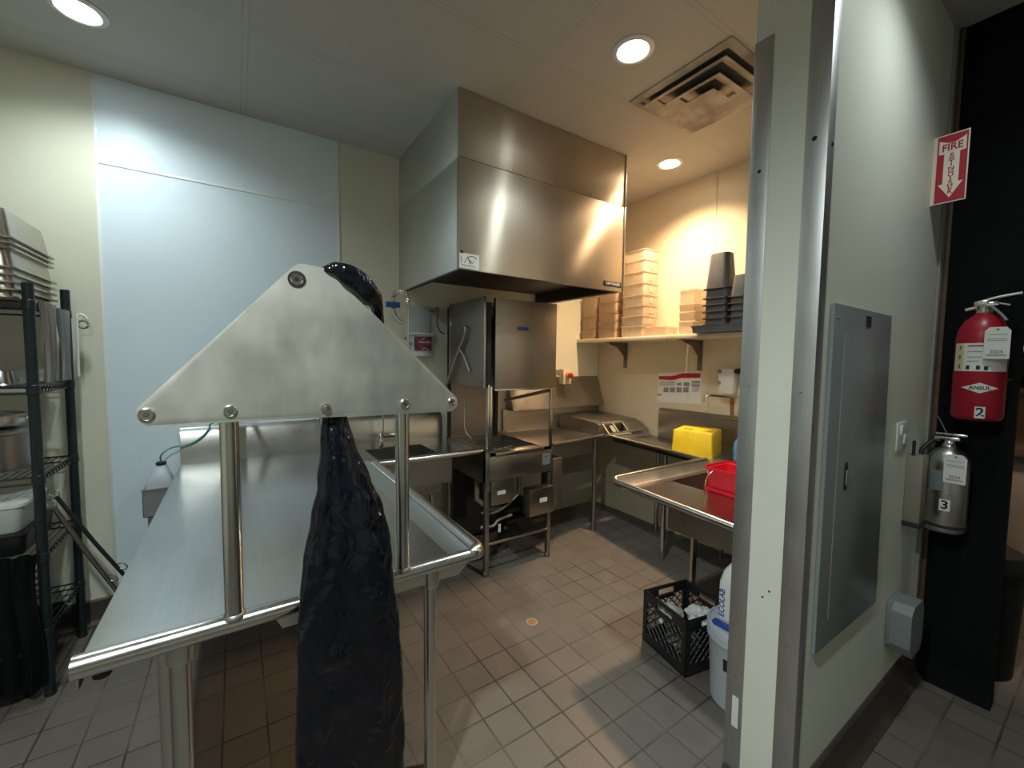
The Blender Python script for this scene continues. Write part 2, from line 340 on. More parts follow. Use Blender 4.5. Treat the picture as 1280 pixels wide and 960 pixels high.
def rpoly(poly, rads, n=6):
    """round the corners of a 2D polygon"""
    out = []; N = len(poly)
    for i in range(N):
        p = Vector(poly[i]); a = (Vector(poly[i-1])-p).normalized(); b = (Vector(poly[(i+1) % N])-p).normalized(); r = rads[i]
        if r <= 0: out.append(tuple(p)); continue
        ang = a.angle(b); d = r/math.tan(ang/2); c = p+(a+b).normalized()*(r/math.sin(ang/2)); s0 = p+a*d-c; s1 = p+b*d-c
        for k in range(n+1):
            t = k/n; v = s0.lerp(s1, t).normalized()*r; out.append(tuple(c+v))
    return out
def arc(c, r, a0, a1, n, u, v):
    c, u, v = Vector(c), Vector(u), Vector(v)
    return [c+u*r*math.cos(a0+(a1-a0)*k/n)+v*r*math.sin(a0+(a1-a0)*k/n) for k in range(n+1)]
def spline(pts, n=8):
    P = [Vector(p) for p in pts]; out = []
    for i in range(len(P)-1):
        p0 = P[max(i-1, 0)]; p1 = P[i]; p2 = P[i+1]; p3 = P[min(i+2, len(P)-1)]
        for k in range(n):
            t = k/n; out.append(0.5*((2*p1)+(p2-p0)*t+(2*p0-5*p1+4*p2-p3)*t*t+(3*p1-p0-3*p2+p3)*t**3))
    out.append(P[-1]); return out
def thing(name, label, cat, loc, rotz=0, group=None):
    o = bpy.data.objects.new(name, None); COL.objects.link(o); o.location = loc; o.rotation_euler = (0, 0, rotz); o.empty_display_size = 0.1
    return tag(o, label, cat, group)
def tag(o, label, cat, group=None):
    o['label'] = label; o['category'] = cat
    if group: o['group'] = group
    return o
def struct(o): o['kind'] = 'structure'; return o
def dup(root, loc, label, group=None, rotz=None):
    r = root.copy(); COL.objects.link(r); r.location = loc; r['label'] = label
    if rotz is not None: r.rotation_euler = (0, 0, rotz)
    if group: r['group'] = group
    for ch in list(root.children):
        c = ch.copy(); COL.objects.link(c); c.parent = r
        for g in list(ch.children):
            d = g.copy(); COL.objects.link(d); d.parent = c
    return r

# ================================================================== SETTING
XP = 1.436; YP0, YP1 = 0.53, 0.744      # partition end and its two faces
XE = 2.74                                # black wall end
struct(MB().box(-3.2, 6.2, -2.6, YB+0.12, -0.12, 0).build('floor', 'floor', origin=(0, 0, 0)))
struct(MB().box(-3.2, 6.2, -2.6, YB+0.12, ZC, ZC+0.1).build('ceiling', 'ceiling', origin=(0, 0, ZC)))
struct(MB().box(-3.2, XA+0.12, YB, YB+0.12, 0, ZC).build('wall_back', 'cream'))
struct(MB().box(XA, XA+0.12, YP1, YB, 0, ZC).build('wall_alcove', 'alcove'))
wp = struct(MB().box(XP, XE, YP0, YP1, 0, ZC).build('wall_partition', 'partition'))
for ya, za in ((0.642, 0.742), (0.622, 0.770)): MB().lathe((XP+0.0005, ya, za), [(0.0038, 0), (0.0034, 0.001), (0.0005, 0.0012)], 12, (-1, 0, 0)).build('screw_hole', 'hole', wp)
struct(MB().box(XE, XA, YP0+0.03, YP1, 0, ZC).build('wall_partition_far', 'dark'))
struct(MB().box(XE, XE+0.05, 0.268, YP0+0.03, 0, ZC).build('wall_black', 'black'))
struct(MB().box(-2.4, -2.3, -2.6, YB+0.12, 0, ZC).build('wall_left', 'cream'))
struct(MB().box(-3.2, 6.2, -2.7, -2.6, 0, ZC).build('wall_rear', 'cream'))
struct(MB().box(6.2, 6.3, -2.6, YB+0.12, 0, ZC).build('wall_far_right', 'dark'))
struct(MB().box(XA+0.12, 6.2, 2.0, 2.1, 0, ZC).build('wall_bar', 'dark'))
# white panel sheets on the back wall with their joint strips
for i, (z0, z1) in enumerate(((0.14, 2.551), (2.560, ZC-0.002))):
    struct(MB().box(-0.598, 0.622, YB-0.004, YB, z0, z1).build('wall_panel', 'frp'))
struct(MB().box(-0.612, -0.597, YB-0.008, YB, 0.14, ZC-0.03, 0.002).build('trim_1', 'strip'))
struct(MB().box(0.617, 0.629, YB-0.007, YB, 0.14, ZC-0.01, 0.002).build('trim_2', 'strip'))
struct(MB().box(-0.598, 0.622, YB-0.008, YB, 2.549, 2.562, 0.002).build('trim_3', 'strip'))
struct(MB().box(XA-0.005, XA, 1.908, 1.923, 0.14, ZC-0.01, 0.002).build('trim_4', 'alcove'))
struct(MB().box(XE-0.055, XE, YP0-0.012, YP0, 0.16, ZC, 0.003).build('trim_5', 'trim'))
struct(MB().box(XE-0.016, XE, YP0-0.03, YP0-0.0125, 0.16, ZC, 0.003).build('trim_6', 'wood'))
def coved(x0, x1, y, sgn, h=0.16):
    prof = [(y, 0), (y-sgn*0.045, 0), (y-sgn*0.045, 0.006), (y-sgn*0.026, 0.014), (y-sgn*0.016, 0.03), (y-sgn*0.013, h-0.008), (y-sgn*0.006, h), (y, h)]
    return MB().prism(prof, 'x', x0, x1)
struct(coved(-3.2, 2.0, YB, 1, 0.14).build('baseboard_back', 'base'))
struct(coved(XP+0.045, XE, YP0, 1).build('baseboard_corridor', 'base'))
prof = [(XP, 0), (XP-0.012, 0), (XP-0.012, 0.06), (XP-0.004, 0.075), (XP, 0.075)]
struct(MB().prism([(p[0], p[1]) for p in prof], 'y', YP0, YP1).build('baseboard_partition_end', 'base'))
prof = [(XE, 0), (XE-0.02, 0), (XE-0.014, 0.02), (XE-0.012, 0.12), (XE, 0.12)]
struct(MB().prism(prof, 'y', 0.268, YP0-0.046).build('baseboard_black', 'black'))
# metal corner guards of the partition end
g = thing('corner_guard', 'metal corner guard wrapping the front corner of the partition end, reaching above its twin', 'corner guard', (XP, YP0, 0.06), group=None)
b = MB().box(XP-0.0025, XP, YP0-0.0025, 0.587, 0.0, 2.95, 0.001).box(XP, XP+0.044, YP0-0.0025, YP0, 0.0, 2.95, 0.001)
b.build('angle', 'guard', g)
for z, r_ in ((2.18, 0.007), (1.43, 0.004), (0.82, 0.0035), (0.62, 0.0035)):
    MB().lathe((XP-0.0025, 0.562, z), [(r_, 0), (r_*0.8, 0.002), (0.001, 0.003)], 12, (-1, 0, 0)).build('screw', 'hole' if z > 2 else 'steel_d', g)
MB().lathe((XP+0.03, YP0-0.0025, 2.16), [(0.006, 0), (0.005, 0.002), (0.001, 0.003)], 12, (0, -1, 0)).build('screw', 'hole', g)
g = thing('corner_guard', 'metal corner guard at the rear corner of the partition, with white tape', 'corner guard', (XP, YP1, 0.06))
MB().box(XP-0.0025, XP, 0.688, YP1+0.0025, 0.0, 2.555, 0.001).box(XP, XP+0.044, YP1, YP1+0.0025, 0.0, 2.555, 0.001).build('angle', 'guard', g)
for z, r_ in ((2.14, 0.006), (1.44, 0.0035), (0.42, 0.0045)):
    MB().lathe((XP-0.0025, 0.715, z), [(r_, 0), (r_*0.8, 0.002), (0.001, 0.003)], 12, (-1, 0, 0)).build('screw', 'hole' if z > 2 else 'steel_d', g)
o = MB().box(XP-0.0035, XP-0.0026, 0.700, 0.722, 0.235, 0.345).build('tape', 'paper', g); o['label'] = 'strip of white tape'
# ceiling lights
def can_light(x, y, col, watts, label, seen=True):
    t = thing('recessed_light', label, 'ceiling light', (x, y, ZC-0.02))
    b = MB().lathe((x, y, ZC), [(0.073, -0.0005), (0.098, -0.0005), (0.099, -0.004), (0.092, -0.007), (0.077, -0.010), (0.070, -0.006)], 40)
    b.build('trim_ring', 'white', t)
    lm = emit('lamp_glow_%s' % ('warm' if col == WARM else 'cool'), col if col == COOL else (1.0, 0.80, 0.52), 24.0 if y > 0.5 else 8.0)
    MB().lathe((x, y, ZC-0.0085), [(0.069, 0.002), (0.069, 0.0), (0.05, -0.004), (0.001, -0.006)], 36).build('lens', lm, t)
    ld = bpy.data.lights.new('downlight', 'SPOT'); ld.energy = watts; ld.color = col; ld.spot_size = math.radians(156 if x < 0 else (126 if y < 2 else 134) if y > 1 else 140); ld.spot_blend = 0.85 if x < 0 else 1.0; ld.shadow_soft_size = 0.06
    lo = bpy.data.objects.new('downlight', ld); COL.objects.link(lo); lo.location = (0, 0, -0.012); lo.parent = t
    return t
LAB = ['white recessed ceiling light near the left wall panel', 'white recessed ceiling light beside the air vent', 'warm yellow recessed ceiling light in the dish alcove',
       'recessed ceiling light over the corridor by the electrical panel', 'recessed ceiling light above the front left corner of the dish table', 'added unseen ceiling light behind the camera, brightening the triangular plate']
for (x, y, c, w), l in zip(LIGHTS, LAB): can_light(x, y, c, w, l)
# ceiling air diffuser
vx, vy = 2.232, 1.413
t = thing('air_vent', 'square dirty ceiling air vent with stepped louvres beside the recessed light', 'vent', (vx, vy, ZC-0.07))
def vring(mb, h0, h1, z0, z1, th=0.004):
    mb.loft([[(vx-h, vy-h, z), (vx+h, vy-h, z), (vx+h, vy+h, z), (vx-h, vy+h, z)] for h, z in ((h0, z0), (h1, z1), (h1, z1-th), (h0+0.001, z0-th), (h0, z0))], False)
b = MB(); vring(b, 0.262, 0.300, ZC-0.012, ZC-0.002); vring(b, 0.255, 0.262, ZC-0.002, ZC-0.012); b.build('frame', 'vent', t)
for k, (h0, h1, z0, z1) in enumerate(((0.190, 0.244, ZC-0.006, ZC-0.030), (0.105, 0.168, ZC-0.010, ZC-0.040))):
    b = MB(); vring(b, h0, h1, z0, z1); b.build('louvre', 'vent', t)
MB().loft([[(vx-h, vy-h, z), (vx+h, vy-h, z), (vx+h, vy+h, z), (vx-h, vy+h, z)] for h, z in ((0.045, ZC-0.016), (0.088, ZC-0.048), (0.050, ZC-0.050))]).build('centre_plate', 'vent', t)
MB().box(vx-0.255, vx+0.255, vy-0.255, vy+0.255, ZC-0.004, ZC-0.0015).build('throat', 'bracket', t)
# exposed T-bar end tabs
# ================================================================== EXHAUST HOOD
hx0, hx1, hy0, hz0, hzs = 1.056, 2.419, 2.150, 2.028, 2.643
t = thing('exhaust_hood', 'large stainless steel exhaust hood hanging over the dish machine', 'hood', (1.74, 2.65, hz0))
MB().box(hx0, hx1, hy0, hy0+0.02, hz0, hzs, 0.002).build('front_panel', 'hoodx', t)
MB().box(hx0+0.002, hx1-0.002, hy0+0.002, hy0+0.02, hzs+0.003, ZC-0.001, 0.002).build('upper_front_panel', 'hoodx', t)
MB().box(hx0, hx0+0.02, hy0+0.021, YB-0.001, hz0, hzs, 0.002).build('side_panel', 'hoody', t)
MB().box(hx0+0.002, hx0+0.02, hy0+0.021, YB-0.001, hzs+0.003, ZC-0.001, 0.002).build('side_panel', 'hoody', t)
MB().box(hx1-0.02, hx1, hy0+0.021, YB-0.001, hz0, ZC-0.001, 0.002).build('side_panel', 'hoody', t)
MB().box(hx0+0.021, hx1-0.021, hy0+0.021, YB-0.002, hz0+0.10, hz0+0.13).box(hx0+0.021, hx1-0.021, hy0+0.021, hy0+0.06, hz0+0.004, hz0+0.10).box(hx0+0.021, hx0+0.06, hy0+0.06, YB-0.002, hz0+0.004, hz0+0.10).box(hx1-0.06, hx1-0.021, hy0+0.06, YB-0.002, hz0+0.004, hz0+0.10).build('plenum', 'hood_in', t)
for k in range(5): MB().lathe((hx0+0.02+k*0.33, hy0, hzs+0.014), [(0.006, 0), (0.005, 0.003), (0.001, 0.004)], 10, (0, -1, 0)).build('rivet', 'chrome', t)
for z0 in (hz0, hzs+0.003): MB().box(hx1-0.012, hx1+0.003, hy0-0.003, hy0+0.010, z0, (hzs if z0 == hz0 else ZC-0.002), 0.001).build('corner_edge', 'steel', t)
lb = MB().box(1.062, 1.190, hy0-0.0015, hy0-0.0002, 2.034, 2.118).build('sticker', 'paper', t); lb['label'] = 'white paper sticker with black scribbled logo'
b = MB()
b.tube([(1.095, hy0-0.002, 2.066), (1.115, hy0-0.002, 2.102), (1.132, hy0-0.002, 2.062)], 0.0022, 6).tube([(1.128, hy0-0.002, 2.085), (1.145, hy0-0.002, 2.064), (1.158, hy0-0.002, 2.084)], 0.0018, 6)
b.tube(spline([(1.122, hy0-0.002, 2.098), (1.14, hy0-0.002, 2.107), (1.165, hy0-0.002, 2.102), (1.175, hy0-0.002, 2.094)], 5), 0.0018, 6)
b.box(1.075, 1.162, hy0-0.0022, hy0-0.0014, 2.0515, 2.0535).box(1.075, 1.172, hy0-0.0022, hy0-0.0014, 2.044, 2.0452).box(1.072, 1.075, hy0-0.0022, hy0-0.0014, 2.06, 2.10)
b.build('scribble', 'ink', lb)
MB().lathe((1.078, hy0, 2.124), [(0.009, 0), (0.008, 0.005), (0.001, 0.007)], 14, (0, -1, 0)).build('knob', 'ink', t)
nb = MB().box(2.212, 2.392, hy0-0.003, hy0-0.0002, 2.056, 2.094, 0.001).build('nameplate', 'ink', t); nb['label'] = 'small black nameplate with pale lettering'
MB().text('CAPTIVEAIRE', (2.302, hy0-0.0031, 2.075), (1, 0, 0), (0, 0, 1), 0.029, sx=0.86).build('lettering', 'paper', nb)

# ================================================================== SOILED DISH TABLE (left) with scrap sink
TZ = 0.858      # deck
FX0, FX1, FY = -0.300, 0.672, 1.192
SY = 2.475      # front of the sink run
t = thing('dish_table', 'long stainless dish table with rolled front rim and built-in scrap sink', 'table', (0.19, 1.9, 0))
b = MB().box(-0.293, FX1-0.045, FY, YB-0.032, TZ-0.003, TZ)
b.box(FX1-0.045, 0.745, SY+0.06, YB-0.032, TZ-0.003, TZ).box(1.165, 1.392, SY+0.04, YB-0.032, TZ-0.003, TZ).box(0.745, 1.165, SY+0.04, 2.60, TZ-0.003, TZ).box(0.745, 1.165, 3.02, YB-0.032, TZ-0.003, TZ)
b.box(-0.296, -0.292, FY, YB-0.032, TZ-0.045, TZ+0.0005)
b.build('deck', 'deck', t)
# rims: front roll, right raised side, sink run front
b = MB().tube([(FX0, FY, TZ+0.006), (FX1-0.03, FY, TZ+0.010)]+arc((FX1-0.03, FY+0.03, TZ+0.012), 0.03, -PI/2, 0, 6, (1, 0, 0), (0, 1, 0))+[(FX1-0.004, 2.0, TZ+0.026), (FX1-0.006, SY-0.01, TZ+0.030)], 0.0250, 18)
b.build('rolled_rim', 'tube', t)
MB().loft([[(FX1-0.092, y, TZ), (FX1-0.085, y, TZ+0.001), (FX1-0.03, y, TZ+z), (FX1-0.026, y, TZ+z-0.002), (FX1-0.08, y, TZ-0.003)] for y, z in ((FY+0.02, 0.018), (SY+0.05, 0.046))]).build('raised_side', 'deck', t)
MB().tube([(FX1-0.02, SY, TZ+0.024), (1.40, SY-0.005, TZ+0.024)], 0.0185, 16).build('sink_rim', 'tube', t)
MB().box(FX1-0.01, 1.395, SY+0.008, SY+0.045, TZ, TZ+0.036, 0.004).build('raised_side', 'deck', t)
# backsplash with a sloped top return
b = MB().prism([(YB-0.034, TZ-0.003), (YB-0.034, 1.045), (YB-0.008, 1.080), (YB-0.008, 1.074), (YB-0.028, 1.043), (YB-0.028, TZ-0.003)], 'x', -0.293, 1.395)
b.box(-0.293, -0.290, YB-0.036, YB-0.006, TZ, 1.05)
b.build('backsplash', 'steel', t)
b = MB().box(0.745, 1.165, 2.60, 2.604, 0.60, TZ).box(0.745, 1.165, 3.016, 3.02, 0.60, TZ).box(0.745, 0.749, 2.60, 3.02, 0.60, TZ).box(1.161, 1.165, 2.60, 3.02, 0.60, TZ).box(0.745, 1.165, 2.60, 3.02, 0.596, 0.60)
b.build('sink_bowl', 'steel_w', t)
MB().box(FX1+0.02, 1.19, SY+0.03, SY+0.034, 0.69, TZ-0.004).build('sink_apron', 'steel_w', t)
for (lx, ly) in ((-0.128, 1.235), (0.505, 1.225), (-0.2, 2.95), (0.80, 2.62), (1.25, 3.0)):
    l = MB().cyl((lx, ly, 0.03), (lx, ly, TZ-0.05), 0.0195).build('leg', 'tube', t)
    MB().lathe((lx, ly, TZ-0.075), [(0.026, 0), (0.029, 0.01), (0.029, 0.06), (0.02, 0.068)], 18).build('leg_socket', 'steel', l)
    MB().lathe((lx, ly, 0), [(0.012, 0), (0.02, 0.004), (0.022, 0.03), (0.0195, 0.04)], 18).build('bullet_foot', 'steel_d', l)
l = MB().cyl((-0.158, 1.270, 0.0), (-0.158, 1.270, TZ-0.01), 0.0185).build('leg', 'tube', t); l['label'] = 'second leg close against the front left leg'
MB().tube([(0.515, 1.225, 0.15), (0.42, 1.30, 0.115), (0.33, 1.37, 0.115), (-0.128, 1.40, 0.115)], 0.0165).build('foot_rail', 'tube', t)
MB().prism([(0.06, TZ-0.004), (0.085, TZ-0.055), (0.600, TZ-0.055), (0.640, TZ-0.016), (0.640, TZ-0.004)], 'y', 1.205, 1.262, 0.002).build('support_channel', 'cream_metal', t)
MB().cyl((-0.09, 1.32, TZ-0.085), (-0.09, 1.32, TZ-0.003), 0.014).cyl((-0.09, 1.32, TZ-0.04), (-0.09, 1.32, TZ-0.003), 0.02).build('bracket_stud', 'steel_d', t)
MB().lathe((-0.262, 1.222, TZ-0.05), [(0.008, 0), (0.016, 0.006), (0.018, 0.03), (0.016, 0.047)], 16).build('bumper', 'blackplastic', t)
MB().prism([(-0.24, 0.86), (0.0, 0.86)], 'y', 0, 0) if False else None
# ------------------------------------------------------------------ rack shelf above it
k = 0.990; PY = 1.166
def pz(z): return 1.52+(z-1.52)*k
tri = rpoly([(-0.215*k, pz(1.366)), (0.133*k, pz(1.755)), (0.208*k, pz(1.748)), (0.620*k, pz(1.353))], [0.026, 0.035, 0.02, 0.026])
t = thing('rack_shelf', 'A-shaped stainless rack shelf of tubes between triangular end plates, standing on the dish table', 'shelf', (0.2, 2.0, 0.87))
MB().prism(tri, 'y', PY, PY+0.005, 0.0015).build('end_plate', 'plate', t)
MB().prism(tri, 'y', 2.95, 2.955, 0.0012).build('end_plate', 'plate', t)
bolts = [(-0.165, 1.390), (0.131, 1.713), (-0.015, 1.389), (0.194, 1.384), (0.408, 1.385), (0.557, 1.385)]
for i, (bx, bz) in enumerate(bolts):
    bx, bz = bx*k, pz(bz)
    if i != 3: MB().cyl((bx, PY+0.005, bz), (bx, 2.95, bz), 0.0135, n=16).build('tube_rail', 'tube', t)
    if i == 3:
        bo = MB().lathe((bx, PY, bz), [(0.013, 0), (0.0125, 0.003)], 24, (0, -1, 0)); bo.lathe((bx, PY-0.002, bz), [(0.0088, 0), (0.0088, 0.007), (0.007, 0.008)], 6, (0, -1, 0)); bo.build('hex_bolt', 'steel', t)
    else:
        r = 0.0145 if i != 5 else 0.012
        bo = MB().lathe((bx, PY, bz), [(r, 0), (r, 0.0025), (r*0.82, 0.0045), (r*0.78, 0.003), (0.005, 0.003), (0.004, 0.0015), (0.0005, 0.0015)], 28, (0, -1, 0)).build('cap_bolt', 'steel' if i != 1 else 'chrome', t)
        if i == 1: MB().lathe((bx, PY-0.0001, bz), [(0.0205, 0), (0.0205, 0.0015), (0.015, 0.0016)], 28, (0, -1, 0)).lathe((bx, PY-0.003, bz), [(0.004, 0), (0.004, 0.003), (0.001, 0.003)], 12, (0, -1, 0)).build('rubber_washer', 'ink', bo)
        else: MB().lathe((bx, PY-0.0014, bz), [(0.0042, 0), (0.0035, 0.0022), (0.0005, 0.0022)], 12, (0, -1, 0)).build('rivet_centre', 'steel_d', bo)
for px in (-0.018, 0.404):
    p = MB().cyl((px, FY, TZ+0.024), (px, FY, pz(1.40)), 0.0200, n=22).build('post', 'tube', t)
    MB().lathe((px, FY, TZ+0.022), [(0.026, 0), (0.025, 0.006), (0.0185, 0.012)], 20).build('weld_collar', 'steel_d', p)
    qx = px if px < 0 else 0.46
    MB().cyl((qx, 2.93, TZ), (qx, 2.93, pz(1.40)), 0.0200, n=22).build('post', 'tube', t)
# ------------------------------------------------------------------ black bag
secs = [  # centre, axis u (width), axis v (thickness), hu, hv
    ((0.186, 1.184, 1.747), (0, 1, 0), (0.55, 0, 0.83), 0.010, 0.005), ((0.215, 1.176, 1.750), (0, 1, 0), (0.50, 0, 0.86), 0.024, 0.016), ((0.258, 1.174, 1.733), (0, 1, 0), (0.62, 0, 0.78), 0.032, 0.028),
    ((0.305, 1.174, 1.692), (0, 1, 0), (0.68, 0, 0.73), 0.032, 0.028), ((0.336, 1.199, 1.662), (0, 1, 0), (0.8, 0, 0.6), 0.020, 0.014),
    ((0.325, 1.222, 1.590), (0, 1, 0), (0.98, 0, 0.2), 0.022, 0.030), ((0.280, 1.226, 1.500), (1, 0, 0.3), (0, 1, 0), 0.040, 0.024), ((0.236, 1.222, 1.420), (1, 0, 0), (0, 1, 0), 0.033, 0.022),
    ((0.221, 1.209, 1.365), (1, 0, 0), (0, 1, 0), 0.031, 0.021), ((0.224, 1.180, 1.282), (1, 0, 0), (0, 1, 0), 0.045, 0.024), ((0.233, 1.155, 1.190), (1, 0, 0), (0, 1, 0), 0.067, 0.026),
    ((0.238, 1.138, 1.110), (1, 0, 0), (0, 1, 0), 0.090, 0.026), ((0.236, 1.120, 1.010), (1, 0, 0), (0, 1, 0), 0.109, 0.026), ((0.232, 1.115, 0.905), (1, 0, 0), (0, 1, 0), 0.118, 0.025),
    ((0.236, 1.112, 0.780), (1, 0, 0), (0, 1, 0), 0.127, 0.026), ((0.238, 1.112, 0.640), (1, 0, 0), (0, 1, 0), 0.135, 0.026), ((0.238, 1.112, 0.480), (1, 0, 0), (0, 1, 0), 0.139, 0.025),
    ((0.237, 1.112, 0.300), (1, 0, 0), (0, 1, 0), 0.139, 0.020)]
def lerp_secs(n=6):
    C = spline([s[0] for s in secs], n); out = []
    for i, c in enumerate(C):
        j = min(i//n, len(secs)-2); f = i/n-j; A, B = secs[j], secs[j+1]; f = f*f*(3-2*f)
        out.append((c, Vector(A[1]).lerp(Vector(B[1]), f).normalized(), Vector(A[2]).lerp(Vector(B[2]), f).normalized(), A[3]+(B[3]-A[3])*f, A[4]+(B[4]-A[4])*f))
    return out
rings = []; NB = 72
for c, u, v, hu, hv in lerp_secs():
    ring = []; low = max(0.0, min(1.0, (1.40-c.z)/0.5)); gather = max(0.0, min(1.0, 1-abs(c.z-1.30)/0.35))
    for j in range(NB):
        a = 2*PI*j/NB; su = math.cos(a); sv = math.sin(a)
        pu = math.copysign(abs(su)**0.75, su)*hu; pv = math.copysign(abs(sv)**0.7, sv)*hv
        xr = pu/max(hu, 1e-4)
        fold = (0.45*math.sin(xr*5.2+1.1+c.z*0.7)+0.35*math.sin(xr*10.3+2.0-c.z*1.5)+0.25*math.sin(xr*17+c.z*3))*hv*(0.16+0.22*gather)
        nz = noise.noise(Vector((c.x*6+pu*16, pv*20, c.z*9)))*0.006+noise.noise(Vector((pu*55+c.x*20, pv*40+3, c.z*26)))*0.0042
        crease = -abs(noise.noise(Vector((pu*14+c.z*11, 5.1, c.z*9-pu*20))))*0.016*low
        zone = max(0.0, 1-abs(c.z-1.10)/0.20)*max(0.0, min(1.0, xr*1.2+0.1))
        crease += zone*(abs(noise.noise(Vector((pu*38+c.z*22, 2.2, c.z*34-pu*30))))*0.030-0.008)
        p = c+u*(pu*(1+0.03*noise.noise(Vector((c.z*8, su*2, 1)))))+v*(pv+(fold+nz+crease))
        if c.z < 0.92+0.03: p.y = min(p.y, 1.162)
        ring.append(p)
    rings.append(ring)
tag(MB().loft(rings).build('trash_bag', 'bag', origin=(0.237, 1.112, 0.295), angle=60), 'black plastic trash bag draped over the rack shelf, hanging before the dish table', 'bag')

# ================================================================== DISH MACHINE
mx0, mx1, my0, my1 = 1.405, 1.990, 2.425, 3.06
t = thing('dish_machine', 'upright door-type stainless dish machine standing open under the exhaust hood', 'dishwasher', ((mx0+mx1)/2, 2.74, 0))
for lx, ly in ((mx0+0.018, my0+0.018), (mx1-0.018, my0+0.018), (mx0+0.018, my1-0.018), (mx1-0.018, my1-0.018)):
    l = MB().box(lx-0.016, lx+0.016, ly-0.016, ly+0.016, 0.03, 0.66, 0.004).build('leg', 'steel_w', t)
    MB().lathe((lx, ly, 0), [(0.014, 0), (0.022, 0.004), (0.022, 0.022), (0.014, 0.034)], 16).build('foot', 'steel_d', l)
b = MB().box(mx0+0.03, mx1-0.002, my0, my0+0.006, 0.672, 0.842, 0.002).box(mx0, mx0+0.006, my0+0.0, my1, 0.655, 0.885, 0.002).box(mx1-0.006, mx1, my0, my1, 0.655, 0.855, 0.002).box(mx0, mx1, my1-0.006, my1, 0.655, 0.885)
b.box(mx0, mx0+0.036, my0, my0+0.036, 0.60, 0.885, 0.003)
b.build('tank_apron', 'steel_d', t)
b = MB()
b.prism([(mx0, 0.885), (mx0+0.085, 0.872), (mx0+0.085, 0.868), (mx0, 0.878)], 'y', my0, my1).box(mx1-0.09, mx1, my0, my1, 0.862, 0.868).box(mx0+0.08, mx1-0.08, my0-0.006, my0+0.085, 0.838, 0.866, 0.003).box(mx0+0.08, mx1-0.08, my1-0.09, my1, 0.862, 0.868)
b.box(mx0+0.085, mx0+0.089, my0+0.08, my1-0.09, 0.70, 0.868).box(mx1-0.09, mx1-0.086, my0+0.08, my1-0.09, 0.70, 0.868).box(mx0+0.085, mx1-0.086, my0+0.08, my0+0.084, 0.70, 0.866).box(mx0+0.085, mx1-0.086, my1-0.094, my1-0.09, 0.70, 0.868).box(mx0+0.085, mx1-0.086, my0+0.08, my1-0.09, 0.696, 0.70)
b.build('tank_rim', 'steel_w', t)
b = MB(); cy = (my0+my1)/2; cx = (mx0+mx1)/2
for ang in (0.35, 0.35+PI/2): b.tube([(cx-0.19*math.cos(ang), cy-0.19*math.sin(ang), 0.80), (cx+0.19*math.cos(ang), cy+0.19*math.sin(ang), 0.80)], 0.013, 10)
b.lathe((cx, cy, 0.75), [(0.02, 0), (0.025, 0.05), (0.03, 0.055), (0.02, 0.07)], 14)
for k in range(7):
    b.tube([(mx0+0.10+k*0.055, my0+0.10, 0.845), (mx0+0.10+k*0.055, my1-0.11, 0.845)], 0.003, 6)
b.build('wash_arm', 'steel_d', t)
# uprights and rear panel
b = MB().box(mx0+0.012, mx0+0.030, my0-0.004, my0+0.022, 0.87, 1.345, 0.003).box(mx0+0.034, mx0+0.056, my0+0.002, my0+0.022, 0.87, 1.33, 0.003)
b.build('front_upright', 'tube', t)
MB().box(mx1-0.022, mx1-0.002, my0, my0+0.02, 0.85, 1.32, 0.003).build('front_upright', 'tube', t)
MB().box(mx0+0.012, mx0+0.045, my0+0.012, my0+0.045, 1.34, 1.90).build('corner_post', 'hole', t)
MB().box(mx0+0.01, 1.845, my1-0.025, my1-0.018, 0.87, 1.92).build('rear_panel', 'steel_d', t)
MB().box(1.83, 1.862, my1-0.05, my1-0.017, 0.87, 1.92).box(mx0, mx0+0.02, my1-0.04, my1-0.01, 0.87, 1.92).build('rear_post', 'hole', t)
MB().box(mx0+0.02, mx1-0.01, my0+0.02, my1-0.02, 1.875, 1.90).build('roof', 'steel_d', t)
MB().tube([(1.485, 2.90, 1.60), (1.485, 2.90, 0.98), (1.49, 2.86, 0.93), (1.50, 2.80, 0.90)], 0.007, 10).build('wash_pipe', 'steel_w', t)
MB().box(mx0+0.04, mx1-0.04, my1-0.06, my1-0.05, 0.05, 0.652).build('shade_sheet', 'hood_in', t)  # added dark sheet standing in for the deep shade under the machine
# doors
d = MB().box(mx0+0.062, mx1+0.012, my0-0.012, my0+0.006, 1.305, 1.932, 0.003).box(mx0+0.062, mx0+0.07, my0-0.006, my0+0.016, 1.305, 1.932, 0.002).build('front_door', 'doorsteel', t)
MB().box(mx0+0.238, mx0+0.338, my0-0.0145, my0-0.012, 1.722, 1.748, 0.0008).build('badge', 'blue', d)
MB().box(mx0+0.06, mx1+0.014, my0-0.016, my0-0.008, 1.300, 1.312, 0.002).build('door_lip', 'tube', d)
d = MB().box(mx0-0.014, mx0+0.002, my0+0.005, 2.975, 1.325, 1.938, 0.003).build('side_door', 'doorsteel', t)
for ya_, yb_ in ((2.968, 2.980), (my0+0.001, my0+0.011)): MB().box(mx0-0.018, mx0-0.012, ya_, yb_, 1.32, 1.94, 0.002).build('door_edge', 'tube', d)
d = MB().box(mx1-0.004, mx1+0.010, my0+0.02, 2.975, 1.32, 1.935, 0.003).build('side_door', 'doorsteel', t)
b = MB().tube(spline([(mx0-0.03, 3.01, 1.30), (mx0-0.035, 2.90, 1.425), (mx0-0.036, 2.77, 1.585), (mx0-0.036, 2.70, 1.655), (mx0-0.036, 2.672, 1.70), (mx0-0.036, 2.668, 1.735), (mx0-0.034, 2.685, 1.75)], 5), 0.010, 12)
b.tube([(mx0-0.034, 2.765, 1.590), (mx0-0.03, 2.70, 1.535), (mx0-0.024, 2.62, 1.425)], 0.0065, 10).cyl((mx0-0.036, 2.685, 1.75), (mx0-0.012, 2.685, 1.75), 0.008)
